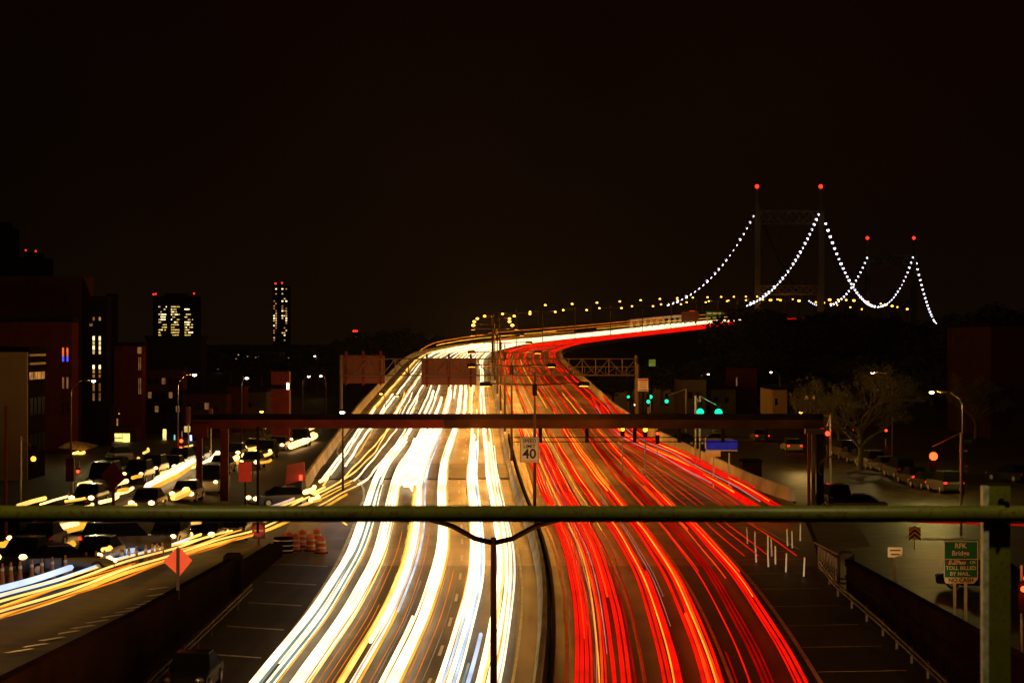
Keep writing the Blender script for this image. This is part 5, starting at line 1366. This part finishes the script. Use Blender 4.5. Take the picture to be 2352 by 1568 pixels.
# left street streaks
for i, (X0, Y0, X1, Y1, r_, k) in enumerate(((340, 1118, 445, 1060, .26, 'w'), (360, 1102, 442, 1048, .20, 'w'), (352, 1112, 420, 1075, .24, 'w'), (425, 1128, 462, 1098, .22, 'w'), (468, 1068, 500, 1042, .26, 'w'), (552, 1036, 628, 1020, .16, 'ww'), (560, 1046, 600, 1034, .2, 'w'),
        (668, 1024, 724, 1000, .26, 'w'), (675, 1012, 720, 994, .14, 'ww'), (78, 1238, 112, 1212, .2, 'w'), (112, 1222, 200, 1196, .24, 'w'), (40, 1242, 72, 1226, .13, 'ww'), (20, 1208, 62, 1200, .13, 'w'), (192, 1166, 212, 1158, .1, 'w'), (150, 1150, 206, 1140, .06, 'ww'), (230, 1153, 270, 1140, .10, 'w'), (402, 1030, 442, 1022, .07, 'ww'),
        (262, 1136, 305, 1120, .09, 'w'), (0, 1250, 14, 1246, .12, 'y'), (130, 1208, 150, 1202, .12, 'w'), (60, 1210, 96, 1203, .08, 'b'), (520, 1058, 545, 1050, .2, 'w'), (575, 1020, 612, 1012, .12, 'ww'), (600, 1062, 622, 1056, .1, 'y'), (500, 1050, 512, 1042, .16, 'ww'), (545, 1062, 560, 1056, .14, 'y'), (398, 1142, 440, 1118, .18, 'ww'), (330, 1040, 340, 1030, .1, 'ww'), (300, 1060, 318, 1052, .12, 'ww'), (250, 1168, 300, 1160, .06, 'ww'), (355, 1150, 372, 1144, .1, 'y'), (210, 1205, 250, 1196, .07, 'b'), (30, 1262, 60, 1250, .14, 'ww'), (150, 1252, 166, 1246, .12, 'y'), (0, 1218, 20, 1212, .08, 'w'), (236, 1262, 250, 1256, .1, 'ww'), (440, 1200, 462, 1196, .05, 'ww'), (700, 1130, 722, 1118, .14, 'w'), (714, 1148, 730, 1140, .14, 'w'), (735, 1105, 752, 1092, .1, 'w'), (505, 1070, 520, 1060, .2, 'ww'), (590, 1050, 625, 1038, .12, 'ww'))):
    H_ = CAM_Z-5.2-.65; r_ *= 1.25
    d0_, d1_ = FD*H_/(Y0-784), FD*H_/(Y1-784)
    P0, P1 = Vector((xAt(X0, d0_), d0_, 5.85)), Vector((xAt(X1, d1_), d1_, 5.85))
    mid = P0.lerp(P1, .5); mid.x += .25
    pp_ = [P0, P0.lerp(mid, .6), mid, mid.lerp(P1, .5), P1]
    trail(pp_, r_, 'lw' if k == 'w' and i % 4 else k, 'left street, added halo of a streak', i)
    if i % 2 == 0: trail([p+Vector((r_*1.3, -.6, -.05)) for p in pp_], r_*.5, 'y', 'left street, added halo of a streak', i)  # thinner amber tubes added to imitate a halo round the streaks

for (p_, q_) in BEAMS:      # added unseen spots: headlights of departing cars, the last to brighten the orange diamond
    l = bpy.data.lights.new('headlight_beam', 'SPOT'); l.energy = (105000 if p_[0] < 9 else 65000) if p_[0] > 0 else 52000; l.color = (1, .74, .40); l.spot_size = R(15); l.spot_blend = .6; l.shadow_soft_size = .15
    o = bpy.data.objects.new('headlight_beam', l); col.objects.link(o); o.location = p_
    o.rotation_euler = (Vector(q_)-Vector(p_)).to_track_quat('-Z', 'Y').to_euler()

rs = random.Random(44)
for i in range(26):
    y = rs.uniform(128, 285); x = -27.5+rs.uniform(-4.5, 3.0)+(y-128)*.012; L_ = rs.uniform(1.5, 8); z = zl(x, y)+rs.uniform(.5, .9)
    trail([(x, y, z), (x+.1, y+L_*.5, z+.02), (x+.25, y+L_, z)], rs.uniform(.07, .19), rs.choice(('lw', 'lw', 'y', 'ww')), 'left street, added halo of a streak', 60+i)

# labels that single each trail out
byreg = {}
for o, k, reg, s_ in trails: byreg.setdefault((reg, k), []).append((s_, o))
for (reg, k), lst in byreg.items():
    lst.sort(key=lambda q: abs(q[0]))
    one = len(lst) == 1
    for i, (s_, o) in enumerate(lst):
        pos = '' if one else ', %s of its colour%s' % (ORD[i], ' from median' if 'side' in reg else '')
        o['label'] = '%s light trail, %s%s' % (CN[k], reg, pos)
        o['category'] = 'light trail'; o['group'] = 'light trails of the traffic'
print('trails', len(trails))

# ------------------------------------------------------------------ thin night haze around the whole scene
hz = MB().box(-2700, 2700, -60, 9200, -1.0, 130).build('haze', bpy.data.materials.new('haze_air')); tag(hz, kind='stuff')
hm = hz.data.materials[0]; hm.use_nodes = True; hn = hm.node_tree; hn.nodes.clear()
ho = hn.nodes.new('ShaderNodeOutputMaterial'); hp = hn.nodes.new('ShaderNodeVolumePrincipled')
hp.inputs['Density'].default_value = .000010; hp.inputs['Color'].default_value = (.8, .8, .8, 1); hp.inputs['Anisotropy'].default_value = .75
hn.links.new(hp.outputs[0], ho.inputs['Volume'])
